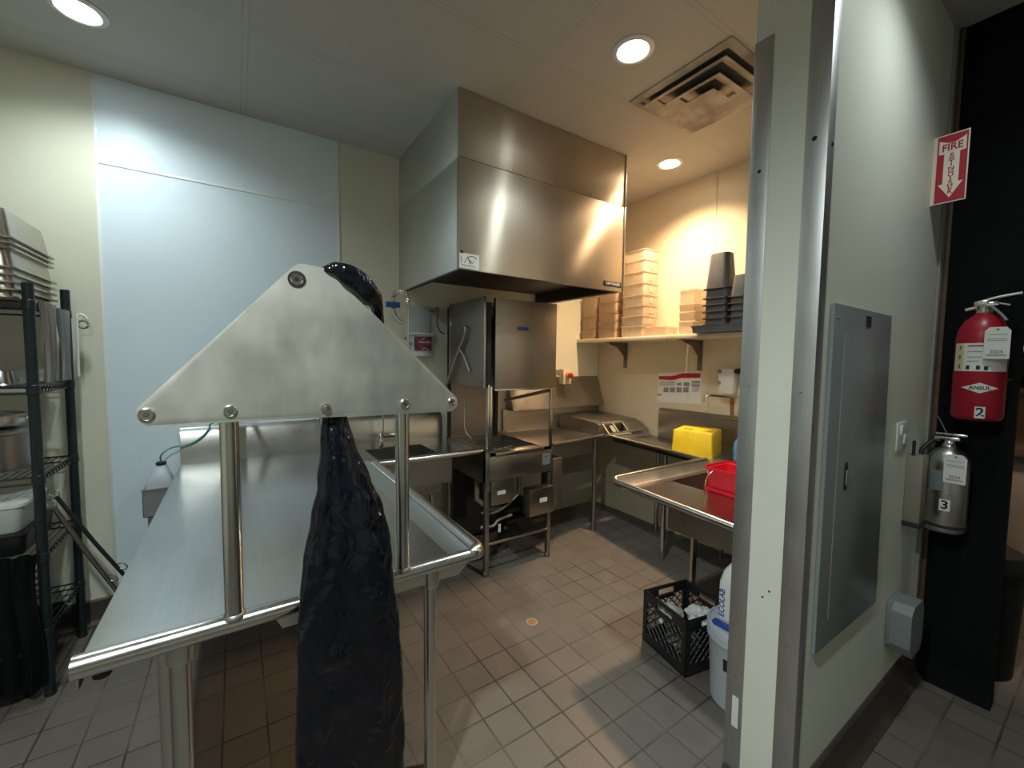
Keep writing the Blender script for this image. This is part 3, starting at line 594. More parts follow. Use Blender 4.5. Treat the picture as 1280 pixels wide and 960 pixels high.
b.build('lever_handle', 'steel_w', t)
b = MB().tube([(mx1+0.004, 2.45, 1.29), (1.93, 3.0, 1.165)], 0.014, 10); b.build('lift_arm', 'steel_d', t)
# lower works
bx = MB().box(mx0+0.075, mx0+0.255, my0+0.045, my0+0.15, 0.475, 0.655, 0.004).build('control_box', 'steel_d', t)
MB().box(mx0+0.125, mx0+0.195, my0+0.0435, my0+0.045, 0.548, 0.578).build('sticker', 'paper', bx)
bx = MB().box(mx0+0.355, mx0+0.582, my0-0.035, my0+0.055, 0.365, 0.565, 0.004).build('control_box', 'steel_w', t)
MB().box(mx0+0.445, mx0+0.515, my0-0.0365, my0-0.035, 0.458, 0.490).build('sticker', 'paper', bx)
MB().box(mx0+0.49, mx0+0.565, my0-0.0015, my0, 0.728, 0.815).build('sticker', 'outlet', t)
MB().box(mx0+0.512, mx0+0.545, my0-0.0025, my0-0.0015, 0.788, 0.794).build('sticker_print', 'ink', t)
bx = MB().box(mx1+0.012, mx1+0.105, my0+0.0, my0+0.15, 0.40, 0.760, 0.005).build('control_box', 'steel_d', t)
MB().tube([(mx0+0.02, my0+0.018, 0.218), (mx1-0.02, my0+0.018, 0.218)], 0.0095, 12).build('cross_bar', 'tube', t)
MB().tube(spline([(mx0+0.03, my0+0.10, 0.42), (mx0+0.12, my0+0.09, 0.405), (mx0+0.22, my0+0.08, 0.44), (mx0+0.33, my0+0.08, 0.51)], 6), 0.0085, 10).build('hose', 'hose', t)
MB().tube(spline([(mx0+0.03, my0+0.12, 0.305), (mx0+0.13, my0+0.11, 0.30), (mx0+0.18, my0+0.11, 0.335), (mx0+0.30, my0+0.12, 0.345)], 6), 0.010, 10).build('hose', 'pipe', t)
MB().box(mx0+0.165, mx0+0.185, my0+0.09, my0+0.094, 0.25, 0.31).build('tag', 'paper', t)
b = MB().lathe((mx0+0.36, my0+0.24, 0.36), [(0.05, -0.07), (0.06, -0.06), (0.06, 0.06), (0.045, 0.08)], 18, (1, 0, 0)).lathe((mx0+0.46, my0+0.24, 0.36), [(0.07, -0.02), (0.075, 0.0), (0.06, 0.03)], 18, (1, 0, 0)).box(mx0+0.30, mx0+0.48, my0+0.17, my0+0.31, 0.255, 0.285)
b.build('pump', 'blackplastic', t)
b = MB().tube([(mx0+0.1, my0+0.3, 0.69), (mx0+0.1, my0+0.3, 0.45), (mx0+0.2, my0+0.28, 0.36), (mx0+0.3, my0+0.24, 0.36)], 0.02, 10).tube([(mx0+0.42, my0+0.35, 0.69), (mx0+0.42, my0+0.3, 0.44)], 0.02, 10)
b.build('drain_pipe', 'pipe', t)
# plumbing under the scrap sink
t = thing('drain_plumbing', 'brown drain pipes and disposer under the scrap sink beside the dish machine', 'pipes', (0.98, 2.85, 0))
MB().lathe((0.955, 2.81, 0.33), [(0.05, 0), (0.085, 0.02), (0.09, 0.16), (0.07, 0.20), (0.045, 0.23), (0.045, 0.265)], 20).build('disposer', 'pipe', t)
MB().tube(spline([(1.03, 2.85, 0.42), (1.14, 2.9, 0.40), (1.20, 2.95, 0.33), (1.20, 2.98, 0.2), (1.20, 2.98, 0.0)], 6), 0.024, 12).build('waste_pipe', 'pipe', t)
MB().tube([(0.70, 3.12, 0.52), (1.38, 3.12, 0.52)], 0.016, 10).tube([(1.08, 3.12, 0.52), (1.08, 3.12, 0.84)], 0.014, 10).build('supply_pipe', 'pipe', t)

# ================================================================== CLEAN SIDE TABLES
def deck_strip(mb, pts, z, th=0.003): mb.prism(pts, 'z', z-th, z)
CZ = 0.850
t = thing('clean_table', 'stainless landing table along the back wall right of the dish machine', 'table', (2.6, 2.8, 0))
b = MB(); deck_strip(b, [(2.0, 2.445), (2.685, 2.545), (3.195, 2.545), (3.195, YB-0.03), (2.0, YB-0.03)], CZ)
b.build('deck', 'steel_w', t)
MB().tube([(2.0, 2.437, CZ+0.018), (2.66, 2.534, CZ+0.02)], 0.014, 14).build('rolled_rim', 'tube', t)
# backsplash rising to a tilted scrap shield in the corner
MB().box(2.0, 3.195, YB-0.03, YB-0.002, CZ-0.003, 1.06, 0.002).build('backsplash', 'steel_w', t)
MB().prism([(3.05, 1.058), (3.165, 1.352), (3.169, 1.352), (3.169, 1.10), (3.15, 1.058)], 'x', 2.05, 3.192, 0.001).build('sloped_splash', 'steel_w', t)
bx = MB()
bx.prism([(2.595, CZ), (2.595, 0.945), (2.64, 0.965), (YB-0.035, 0.985), (YB-0.035, CZ)], 'x', 2.655, 3.19, 0.003)
bx.build('corner_box', 'steel_w', t)
fr = MB()
for (a0, a1) in ((2.675, 2.690), (2.80, 2.815), (2.925, 2.940)): fr.loft([[(a0, 2.575, 0.958), (a1, 2.575, 0.958), (a1, 2.590, 0.966), (a0, 2.590, 0.966)], [(a0, 2.475+0.0, CZ+0.012), (a1, 2.475, CZ+0.012), (a1, 2.49, CZ+0.02), (a0, 2.49, CZ+0.02)]])
for (ya, za) in ((2.58, 0.962), (2.485, CZ+0.018)): fr.tube([(2.672, ya, za), (2.945, ya, za)], 0.007, 8)
fr.loft([[(2.74, 2.55, 0.936), (2.785, 2.55, 0.936), (2.785, 2.556, 0.94), (2.74, 2.556, 0.94)], [(2.74, 2.505, 0.892), (2.785, 2.505, 0.892), (2.785, 2.511, 0.896), (2.74, 2.511, 0.896)]])
fr.build('angled_frame', 'cream_metal', t)
MB().prism([(2.585, CZ+0.10), (2.48, CZ+0.03), (2.48, CZ), (2.585, CZ)], 'x', 2.955, 3.19, 0.003).build('angled_cover', 'steel_w', t)
for lx, ly in ((2.12, 3.05), (2.62, 2.60)): MB().cyl((lx, ly, 0), (lx, ly, CZ-0.004), 0.02).build('leg', 'steel_d', t)
MB().box(2.11, 2.62, 2.60, 2.604, 0.56, 0.70).build('apron', 'steel_w', t)
# alcove table
t = thing('side_table', 'stainless side table along the alcove wall under the wall shelf', 'table', (2.9, 2.0, 0))
b = MB(); deck_strip(b, [(2.665, 2.52), (3.195, 2.52), (3.195, 1.545), (2.575, 1.545)], CZ-0.02)
b.build('deck', 'steel_w', t)
MB().tube([(3.10, 2.49, CZ+0.03), (2.72, 2.505, CZ+0.025), (2.69, 2.50, CZ+0.025), (2.672, 2.48, CZ+0.022), (2.563, 1.56, CZ+0.018)], 0.014, 14).build('rolled_rim', 'tube', t)
MB().loft([[(a, y0, CZ+0.022), (a+0.03, y0, CZ-0.018), (a+0.035, y0, CZ-0.02), (a+0.005, y0, CZ+0.02)] for a, y0 in ((2.668, 2.48), (2.566, 1.56))]).loft([[(x, 2.50, CZ+0.022), (x, 2.46, CZ-0.018), (x, 2.455, CZ-0.02), (x, 2.495, CZ+0.02)] for x in (2.69, 3.19)]).build('raised_side', 'steel_w', t)
MB().box(XA-0.03, XA-0.002, 0.80, 2.365, CZ-0.02, 1.072, 0.003).box(XA-0.03, XA-0.002, 0.80, 2.362, 1.0725, 1.100, 0.003).build('backsplash', 'steel_d', t)
for lx, ly in ((2.69, 1.93), (3.10, 2.30), (3.10, 1.70)): MB().cyl((lx, ly, 0), (lx, ly, CZ-0.024), 0.019).build('leg', 'tube', t)
# sink against the partition
t = thing('compartment_sink', 'stainless sink with rolled rim standing against the partition, red pails in its bowl', 'sink', (2.3, 1.15, 0))
DZ = 0.842
e0, e1 = (1.700, 1.538), (1.632, 0.765)
b = MB(); deck_strip(b, [e0, (2.03, 1.532), (2.03, 0.765), e1], DZ); deck_strip(b, [(2.03, 1.532), (3.165, 1.51), (3.165, 1.425), (2.03, 1.425)], DZ)
deck_strip(b, [(2.03, 0.875), (3.165, 0.875), (3.165, 0.765), (2.03, 0.765)], DZ); deck_strip(b, [(2.56, 1.425), (2.63, 1.425), (2.63, 0.875), (2.56, 0.875)], DZ)
b.build('deck', 'sinkdeck', t)
b = MB().tube([e1, e0] and [(e1[0], e1[1], DZ+0.016), (e0[0]-0.003, e0[1]-0.02, DZ+0.020), (e0[0]+0.006, e0[1]-0.003, DZ+0.026), (e0[0]+0.02, e0[1]+0.004, DZ+0.032), (2.53, 1.516, DZ+0.040)], 0.0165, 16)
b.build('rolled_rim', 'tube', t)
MB().loft([[(x, y, DZ+0.04), (x, y-0.008, DZ+0.04), (x, y-0.045, DZ+0.003), (x, y-0.06, DZ+0.0005), (x, y, DZ+0.0)] for x, y in ((1.71, 1.532), (2.54, 1.508))]).build('raised_side', 'steel_d', t)
for (a0, a1) in ((2.03, 2.56), (2.63, 3.13)):
    MB().box(a0, a1, 0.875, 0.879, 0.570, DZ).box(a0, a1, 1.421, 1.425, 0.570, DZ).box(a0, a0+0.004, 0.875, 1.425, 0.570, DZ).box(a1-0.004, a1, 0.875, 1.425, 0.570, DZ).box(a0, a1, 0.875, 1.425, 0.566, 0.570).build('bowl', 'steel_w', t)
for lx, ly in ((2.37, 1.475), (2.95, 1.475), (2.37, 0.82), (1.95, 0.80)): MB().cyl((lx, ly, 0), (lx, ly, DZ-0.004), 0.019).build('leg', 'tube', t)
# wall faucet over the sink
t = thing('wall_faucet', 'chrome faucet spout on the alcove wall below the white dispenser', 'faucet', (XA-0.01, 1.66, 1.25))
MB().tube(spline([(XA, 1.60, 1.255), (3.06, 1.66, 1.258), (2.93, 1.725, 1.270), (2.90, 1.745, 1.268), (2.888, 1.752, 1.245), (2.885, 1.754, 1.222)], 5), 0.010, 12).build('spout', 'chrome', t)
MB().lathe((XA, 1.60, 1.255), [(0.035, 0), (0.03, 0.012), (0.018, 0.02), (0.016, 0.045)], 18, (-1, 0, 0)).build('wall_flange', 'chrome', t)
b = MB().prism(rpoly([(1.735, 1.24), (1.70, 1.24), (1.70, 1.104), (1.728, 1.104)], [0, 0, 0, 0]), 'x', XA-0.004, XA-0.0015)
struct(b.build('trim_7', 'rust'))
# white dispenser
t = thing('chemical_dispenser', 'white wall dispenser with two dark buttons on the alcove wall beside the poster', 'dispenser', (XA-0.05, 1.75, 1.25))
MB().box(XA-0.002, XA-0.0005, 1.66, 1.895, 1.225, 1.53).build('back_board', 'alcove', t)
MB().box(XA-0.075, XA-0.003, 1.675, 1.80, 1.265, 1.47, 0.018, seg=3).build('housing', 'white', t)
for (yy, zz, r) in ((1.785, 1.445, 0.016), (1.785, 1.36, 0.012)):
    MB().lathe((XA-0.075, yy, zz), [(r, -0.002), (r, 0.012), (r*0.8, 0.016)], 18, (-1, 0, 0)).build('button', 'greyink', t)
MB().lathe((XA-0.003, 1.655, 1.45), [(0.02, 0), (0.02, 0.07), (0.016, 0.075)], 18, (-1, 0, 0)).build('knob', 'ink', t)
# poster
t = thing('poster', 'white instruction poster with a wavy red banner on the alcove wall', 'poster', (XA-0.001, 2.19, 1.145))
PX = XA-0.004; sc = 1.003
MB().loft([[(PX+0.001, 2.405, 1.142), (PX+0.001, 1.975, 1.165), (PX+0.002, 1.975, 1.165), (PX+0.002, 2.405, 1.142)], [(PX-0.001, 2.395, 1.412), (PX-0.001, 1.985, 1.440), (PX+0.002, 1.985, 1.440), (PX+0.002, 2.395, 1.412)]]).build('sheet', 'paper', t)
def py(u): return 2.40-0.42*u
def pzz(u, v): return 1.408+0.028*u-0.262*v
top = [(0.02, 0.10), (0.30, 0.11), (0.42, 0.10), (0.55, 0.04), (0.65, 0.03), (0.98, 0.06)]; bot = [(0.98, 0.20), (0.55, 0.19), (0.45, 0.23), (0.35, 0.25), (0.02, 0.22)]
MB().prism([(py(u), pzz(u, v)) for u, v in top+bot], 'x', PX-0.0022, PX-0.0012).build('banner', 'redsign', t)
b = MB()
def pb(u0, u1, v0, v1): b.prism([(py(u0), pzz(u0, v0)), (py(u1), pzz(u1, v0)), (py(u1), pzz(u1, v1)), (py(u0), pzz(u0, v1))], 'x', PX-0.0022, PX-0.0012)
for q in [(0.15+i*0.155, 0.27+i*0.155, 0.50, 0.66) for i in range(4)]+[(0.47, 0.57, 0.35, 0.43), (0.62, 0.75, 0.33, 0.46), (0.0, 0.10, 0.72, 0.78)]:
    b = MB(); pb(*q); b.build('picture', 'greyink', t)
b = MB(); pb(0.80, 0.98, 0.30, 0.335); pb(0.80, 0.98, 0.44, 0.465); b.build('black_bars', 'ink', t)
b = MB()
for v in (0.30, 0.34, 0.38, 0.42): pb(0.03, 0.42, v, v+0.012)
for v in (0.36, 0.385, 0.41): pb(0.80, 0.98, v, v+0.01)
for v in (0.50, 0.54, 0.58, 0.62): pb(0.82, 0.96, v, v+0.01)
b.build('print_lines', 'outlet', t)
# ------------------------------------------------------------------ wall shelf and what stands on it
SZ = 1.728
t = thing('wall_shelf', 'long cream wall shelf on metal brackets carrying clear food containers', 'shelf', (3.05, 2.3, 1.44))
MB().box(2.895, XA-0.001, 2.115, YB-0.002, SZ-0.034, SZ, 0.004).build('board', 'shelfpaint', t)
MB().box(2.895, XA-0.001, 1.05, 2.111, SZ-0.034, SZ, 0.004).build('board', 'shelfpaint', t)
for by in (2.79, 2.00, 1.30):
    b = MB().box(XA-0.006, XA, by-0.022, by+0.022, 1.445, SZ-0.035, 0.001).box(2.935, XA-0.006, by-0.018, by+0.018, SZ-0.042, SZ-0.035, 0.001)
    b.prism([(2.96, SZ-0.042), (XA-0.006, SZ-0.042), (XA-0.006, 1.50), (XA-0.03, 1.56), (3.08, 1.645), (2.98, 1.668)], 'y', by-0.003, by+0.003)
    b.build('bracket', 'bracket', t)
def food_bin(name, hx, hy, h, m, detail=True):
    """open clear container with a rim, origin at its base centre"""
    t = thing(name, '', 'container', (0, 0, 0))
    MB().shell(0, 0, [(hx*0.92, hy*0.92, 0.002), (hx*0.95, hy*0.95, h*0.35), (hx*0.97, hy*0.97, h-0.012), (hx*0.97, hy*0.97, h-0.010), (hx, hy, h-0.008), (hx, hy, h-0.002)], 0.003, rc=0.018, n=3).build('tub', m, t, local=True)
    MB().tube([Vector(p) for p in rrect(0, 0, hx, hy, 0.018, h-0.004, 3)], 0.0032, 6, closed=True).build('rim', 'clear' if m == 'clear' else 'amber', t, local=True)
    if detail:
        b = MB()
        for kk in range(4): b.box(-0.02, 0.02-0.006*(kk % 2), -hy*0.965-0.0012, -hy*0.955, h*(0.28+0.14*kk), h*(0.28+0.14*kk)+0.003)
        b.build('graduations', 'paper', t, local=True)
    return t
def stack(cx, cy, hx, hy, heights, m, name, what, labels, group, z0=SZ+0.001, detail=True, jit=0.0):
    z = z0; first = None; protos = {}
    for i, h in enumerate(heights):
        loc = (cx+random.uniform(-jit, jit), cy+random.uniform(-jit, jit), z); lab = labels[i]
        if h not in protos:
            o = food_bin(name, hx, hy, h, m, detail); o.location = loc; o['label'] = lab; o['group'] = group; protos[h] = o
        else: dup(protos[h], loc, lab, group)
        z += h+0.0015
ORD = ['bottom', 'second', 'third', 'fourth', 'fifth', 'sixth', 'seventh', 'eighth', 'ninth', 'tenth', 'eleventh', 'twelfth', 'thirteenth']
def labs(n, stem, where):
    return ['%s, %s of %s' % (stem, ('topmost' if i == n-1 else ('lowest' if i == 0 else ORD[i]+' from bottom')), where) for i in range(n)]
stack(3.03, 3.045, 0.10, 0.105, [0.095, 0.12, 0.19], 'amber', 'food_container', 0, labs(3, 'brown-tinted clear container', 'the stack by the back wall'), 'brown-tinted containers on the wall shelf', jit=0.004)
stack(3.03, 2.80, 0.10, 0.118, [0.08, 0.075, 0.08, 0.10, 0.14], 'amber', 'food_container', 0, labs(5, 'brown-tinted clear container', 'the second stack on the shelf'), 'brown-tinted containers on the wall shelf', jit=0.004)
stack(3.035, 2.505, 0.10, 0.128, [0.098, 0.088, 0.088, 0.088, 0.098, 0.098, 0.098, 0.088], 'clear', 'food_container', 0, labs(8, 'clear food container', 'the tallest stack on the wall shelf'), 'clear containers in the tallest stack', jit=0.003)
stack(3.00, 2.235, 0.095, 0.105, [0.075], 'clear', 'food_container', 0, ['single low clear container standing beside the tallest stack'], 'low clear containers on the wall shelf')
stack(3.06, 1.99, 0.09, 0.075, [0.11, 0.07, 0.06, 0.11], 'clear', 'food_container', 0, labs(4, 'small clear container', 'the short stack behind the grey tray'), 'clear containers in the short stack', jit=0.003)
MB_lab = MB().box(2.964, 2.967, 1.955, 2.005, 1.862, 1.880)
# grey tray with upturned dark pans
TR = thing('grey_tray', 'grey plastic bus tub lid lying on the wall shelf under stacked dark pans', 'tray', (2.98, 1.615, SZ))
MB().shell(0, 0, [(0.165, 0.225, 0.002), (0.170, 0.232, 0.040), (0.175, 0.238, 0.048), (0.178, 0.240, 0.052)], 0.004, rc=0.03).build('tub', 'greyplastic', TR, local=True)
def pan_inv(name, hx, hy, d, m, rimm, label, loc, group, lip=0.016, th=0.002, cat='pan', taper=0.15):
    """upturned pan: closed end up, flange at the base"""
    t = thing(name, label, cat, loc, group=group)
    ins = taper*d
    MB().shell(0, 0, [(hx-ins, hy-ins, d), (hx-ins+0.002, hy-ins+0.002, d-0.008), (hx, hy, 0.006), (hx, hy, 0.0055)], th, rc=0.035).build('pan_body', m, t, local=True)
    r0 = rrect(0, 0, hx-th, hy-th, 0.035, 0.006); r1 = rrect(0, 0, hx+lip, hy+lip, 0.045, 0.006); r2 = rrect(0, 0, hx+lip+0.002, hy+lip+0.002, 0.047, 0.0); r3 = rrect(0, 0, hx-th, hy-th, 0.035, 0.003)
    MB().loft([r0, r1, r2, r3, r0], False).build('flange', rimm, t, local=True)
    return t
zz = SZ+0.006; n = 7
lab = labs(n, 'dark grey upturned pan', 'the taller stack on the grey tray')
p0 = pan_inv('plastic_pan', 0.075, 0.085, 0.255, 'greyplastic', 'blackplastic', lab[0], (2.945, 1.700, zz), 'upturned dark pans in the taller stack', taper=0.075)
for i in range(1, n): dup(p0, (2.945, 1.700, zz+0.048*i+(0.02 if i == n-1 else 0)), lab[i], 'upturned dark pans in the taller stack')
lab = labs(6, 'dark grey upturned pan', 'the shorter stack on the grey tray')
p0 = pan_inv('plastic_pan', 0.075, 0.07, 0.15, 'greyplastic', 'blackplastic', lab[0], (2.928, 1.515, zz), 'upturned dark pans in the shorter stack', taper=0.075)
for i in range(1, 6): dup(p0, (2.928, 1.515, zz+0.046*i), lab[i], 'upturned dark pans in the shorter stack')
lab = labs(13, 'black upturned pan', 'the black stack beside the partition guard')
p0 = pan_inv('plastic_pan', 0.09, 0.06, 0.12, 'blackplastic', 'blackplastic', lab[0], (3.07, 1.345, SZ+0.001), 'upturned black pans in the tallest dark stack')
for i in range(1, 13): dup(p0, (3.07, 1.345, SZ+0.001+0.056*i), lab[i], 'upturned black pans in the tallest dark stack')
stack(3.10, 1.815, 0.085, 0.075, [0.055]*9, 'clear', 'food_container', 0, labs(9, 'pale clear lid tray', 'the tall pale stack behind the dark pans'), 'pale clear trays behind the dark pans', detail=False, jit=0.003) if False else None
MB_lab.bm.free()
# ------------------------------------------------------------------ things on the clean side
t = thing('yellow_bin', 'yellow plastic bin turned upside down on the alcove side table', 'bin', (2.893, 1.806, CZ-0.0195), math.radians(18))
b = MB().loft([rrect(0, 0, 0.150, 0.144, 0.012, 0.0), rrect(0, 0, 0.148, 0.142, 0.012, 0.02), rrect(0, 0, 0.142, 0.137, 0.010, 0.172), rrect(0, 0, 0.137, 0.132, 0.008, 0.178)])
b.build('bin_body', 'yellow', t, local=True)
MB().prism(rpoly([(-0.06, 0.02), (-0.05, 0.09), (-0.025, 0.09), (-0.035, 0.02)], [0.007]*4), 'z', 0.1765, 0.1788).build('handle_slot', 'hole', t, local=True)
t = thing('spray_bottle', 'blue plastic bottle on the sink beside the yellow bin, half behind the guard', 'bottle', (2.86, 1.475, DZ))
MB().lathe((0, 0, 0), [(0.03, 0), (0.034, 0.006), (0.034, 0.10), (0.028, 0.13), (0.014, 0.15), (0.013, 0.165)], 20).build('bottle_body', 'ltblue', t, local=True)
MB().lathe((0, 0, 0.165), [(0.016, 0), (0.016, 0.02), (0.012, 0.022)], 16).build('cap', 'blue', t, local=True)
def pail(loc, label):
    t = thing('red_pail', label, 'pail', loc, math.radians(-4), 'nested red pails in the sink')
    MB().shell(0, 0, [(0.095, 0.135, 0.0), (0.098, 0.138, 0.01), (0.112, 0.158, 0.20), (0.112, 0.158, 0.202), (0.119, 0.165, 0.204), (0.119, 0.165, 0.216)], 0.003, rc=0.04).build('pail_body', 'red', t, local=True)
    MB().tube(spline([(-0.118, 0.10, 0.20), (-0.140, 0.115, 0.17), (-0.146, 0.12, 0.12), (-0.135, 0.118, 0.09)], 6), 0.0028, 8).build('wire_handle', 'chrome', t, local=True)
    return t
p = pail((2.160, 1.078, 0.571), 'lower red plastic pail standing in the sink bowl')
p.scale = (1, 1, 1.34)
p2 = pail((2.160, 1.078, 0.752), 'upper red plastic pail nested in the lower pail in the sink')
p2.rotation_euler = (0, 0, math.radians(-3))

# ================================================================== FLOOR ITEMS
def crate():
    t = thing('milk_crate', 'black plastic milk crate with lattice sides on the floor beside the white bucket', 'crate', (1.935, 1.232, 0), math.radians(-11))
    h, H = 0.152, 0.28
    b = MB().box(-h, h, -h, h, 0.0, 0.012, 0.003); b.build('crate_floor', 'crate', t, local=True)
    for ang in range(4):
        m = Matrix.Rotation(ang*PI/2, 4, 'Z')
        w = MB()
        w.box(-h, h, -h, -h+0.012, 0.0, 0.055, 0.003, m); w.box(-h, -0.055, -h, -h+0.012, 0.225, H, 0.003, m); w.box(0.055, h, -h, -h+0.012, 0.225, H, 0.003, m); w.box(-0.056, 0.056, -h, -h+0.012, 0.262, H, 0.003, m); w.box(-0.056, 0.056, -h, -h+0.012, 0.205, 0.228, 0.003, m)
        w.box(-h, -h+0.03, -h, -h+0.012, 0.05, 0.23, 0.003, m); w.box(h-0.03, h, -h, -h+0.012, 0.05, 0.23, 0.003, m)
        for k in range(-6, 7):
            for sg in (1, -1):
                x0, z0, x1, z1 = k*0.042-sg*0.085, 0.05, k*0.042+sg*0.085, 0.23
                # clip to the side
                pts = []
                for tt in (0, 1):
                    pass
                ta, tb = 0.0, 1.0; lo, hi = -h+0.02, h-0.02; dx = x1-x0
                t0, t1 = (lo-x0)/dx, (hi-x0)/dx
                if t0 > t1: t0, t1 = t1, t0
                ta, tb = max(ta, t0), min(tb, t1)
                if tb-ta < 0.05: continue
                pa = m @ Vector((x0+dx*ta, -h+0.006, z0+(z1-z0)*ta)); pe = m @ Vector((x0+dx*tb, -h+0.006, z0+(z1-z0)*tb))
                w.tube([pa, pe], 0.0042, 5)
        w.build('crate_side', 'crate', t, local=True)
    return t
crate()
def crumple(name, c, r, m, label, seed, sx=1, sy=1, sz=1):
    b = MB(); bmesh.ops.create_icosphere(b.bm, subdivisions=4, radius=1)
    for v in b.bm.verts:
        d = 1+0.35*noise.noise(v.co*2.2+Vector((seed, 0, 0)))+0.16*abs(noise.noise(v.co*5+Vector((0, seed, 0))))
        v.co = Vector((v.co.x*sx, v.co.y*sy, v.co.z*sz))*d*r+Vector(c)
    return tag(b.build(name, m, angle=25), label, 'rag' if 'rag' in name else 'bag', None)
crumple('white_rag', (1.872, 1.285, 0.185), 0.066, 'greywhite', 'crumpled pale rag at the near left of the milk crate', 3, 1.1, 0.9, 0.7)
crumple('plastic_bag', (2.0, 1.185, 0.185), 0.062, 'white', 'crumpled white plastic bag at the right in the milk crate', 9, 1.0, 1.1, 0.75)
crumple('grey_rag', (1.93, 1.235, 0.055), 0.062, 'outlet', 'grey rag at the bottom of the milk crate', 14, 1.3, 1.3, 0.6)
t = thing('white_bucket', 'white plastic bucket with a blue-marked lid on the floor behind the partition', 'bucket', (1.85, 0.905, 0))
MB().lathe((0, 0, 0), [(0.110, 0.0), (0.116, 0.006), (0.132, 0.29), (0.133, 0.292), (0.140, 0.294), (0.140, 0.312), (0.134, 0.315), (0.136, 0.345), (0.136, 0.347)], 40).build('bucket_body', 'frost', t, local=True)
ld = MB().lathe((0, 0, 0.347), [(0.139, -0.03), (0.141, -0.028), (0.142, 0.004), (0.138, 0.012), (0.132, 0.012), (0.128, 0.004), (0.001, 0.003)], 40).build('lid', 'frost', t, local=True)
MB().box(-0.104, -0.072, -0.060, 0.082, 0.3505, 0.366, 0.003).build('blue_mark', 'blue', ld, local=True)
def on_bucket(a0, a1, z0, z1, m, name, par, seg=5):
    b = MB(); rr = []
    for k in range(seg+1):
        a = math.radians(a0+(a1-a0)*k/seg)
        ra, rb = 0.116+0.016*z0/0.29+0.0006, 0.116+0.016*z1/0.29+0.0006
        rr.append([(ra*math.cos(a), ra*math.sin(a), z0), (rb*math.cos(a), rb*math.sin(a), z1), ((rb-0.001)*math.cos(a), (rb-0.001)*math.sin(a), z1), ((ra-0.001)*math.cos(a), (ra-0.001)*math.sin(a), z0)])
    b.loft(rr); return b.build(name, m, par, local=True)
for (a0, a1, z0, z1) in ((176, 188, 0.185, 0.24), (193, 215, 0.19, 0.24), (200, 222, 0.04, 0.12)): on_bucket(a0, a1, z0, z1, 'blue' if z0 < 0.1 else 'ink', 'printed_mark', t)
b = MB(); b.tube([Vector((0.1275*math.cos(math.radians(a)), 0.1275*math.sin(math.radians(a)), 0.145+0.028*math.sin(q))) for a, q in [(204+11*math.cos(2*PI*i/16), 2*PI*i/16) for i in range(16)]], 0.0025, 6, closed=True); b.build('printed_ring', 'greyink', t, local=True)
t = thing('chemical_jug', 'white jug with blue lettering standing on the bucket lid', 'jug', (1.862, 0.925, 0.3545))
MB().loft([rrect(0, 0, 0.075, 0.055, 0.02, 0), rrect(0, 0, 0.080, 0.060, 0.022, 0.01), rrect(0, 0, 0.080, 0.060, 0.022, 0.18), rrect(0, 0, 0.066, 0.050, 0.022, 0.23), rrect(0, 0, 0.036, 0.033, 0.02, 0.262), rrect(0, 0, 0.02, 0.02, 0.012, 0.268), rrect(0, 0, 0.02, 0.02, 0.012, 0.285)]).build('jug_body', 'white', t, local=True)
MB().lathe((0, 0, 0.285), [(0.023, 0), (0.023, 0.022), (0.02, 0.025)], 18).build('cap', 'blue', t, local=True)
lb = MB().box(-0.0812, -0.0803, -0.050, 0.050, 0.02, 0.165).build('front_label', 'paper', t, local=True)
MB().text('ECOLAB', (-0.0813, 0.036, 0.092), (0, 0, 1), (0, 1, 0), 0.034).build('lettering', 'blue', lb, local=True)
b = MB(); [b.box(-0.0822, -0.0812, -0.03+k*0.012, -0.026+k*0.012, 0.04, 0.13) for k in range(3)]; b.build('green_print', mat('green_print', (0.25, 0.38, 0.14), 0.5), lb, local=True)
# floor drain cleanout
t = thing('floor_drain', 'round rusty brass floor drain cover set in the tiles', 'drain', (1.392, 1.852, 0))
MB().lathe((0, 0, 0), [(0.034, 0.0), (0.034, 0.0015), (0.030, 0.002), (0.028, 0.0012), (0.001, 0.0012)], 28).build('ring', 'pipe', t, local=True)
MB().lathe((0, 0, 0.0012), [(0.024, 0.0), (0.023, 0.0015), (0.008, 0.0018), (0.007, 0.001), (0.001, 0.001)], 24).build('plug', 'rust', t, local=True)

# ================================================================== WALL ITEMS BY THE SCRAP SINK
t = thing('prerinse_faucet', 'chrome pre-rinse spray faucet with spring hose over the scrap sink', 'faucet', (0.98, 3.0, 0.86))
b = MB().tube([(1.055, 2.97, 0.86), (1.055, 2.97, 1.88)]+arc((1.0, 2.97, 1.93), 0.055, 0, PI*0.98, 12, (1, 0, 0), (0, 0, 1))+[(0.938, 2.95, 1.86), (0.945, 2.93, 1.80)], 0.0075, 12)
b.build('riser', 'chrome', t)
hp = [Vector((1.055, 2.97, 1.86)), Vector((1.055, 2.97, 1.93))]+arc((1.0, 2.97, 1.945), 0.055, 0.05, PI*0.98, 14, (1, 0, 0), (0, 0, 1))+[Vector((0.940, 2.955, 1.87))]
coil = []
path = spline(hp[1:], 4)
for i, p in enumerate(path):
    tn = (path[min(i+1, len(path)-1)]-path[max(i-1, 0)]).normalized(); a = Vector((0, 1, 0)); bb = tn.cross(a)
    for q in range(4):
        ang = (i*4+q)*PI/3.2; nx = path[min(i+1, len(path)-1)]; coil.append(p.lerp(nx, q/4)+(a*math.cos(ang)+bb*math.sin(ang))*0.0150)
MB().tube(coil, 0.0036, 6).build('spring', 'chrome', t)
MB().tube([(1.055, 3.0, 1.675), (1.09, 3.05, 1.67), (1.10, YB, 1.67)], 0.008, 10).build('wall_bracket', 'steel_d', t)
MB().tube([(0.938, 2.945, 1.865), (0.95, 2.925, 1.80), (0.985, 2.90, 1.765)], [0.012, 0.015, 0.012], 12).build('spray_valve', 'steel', t)
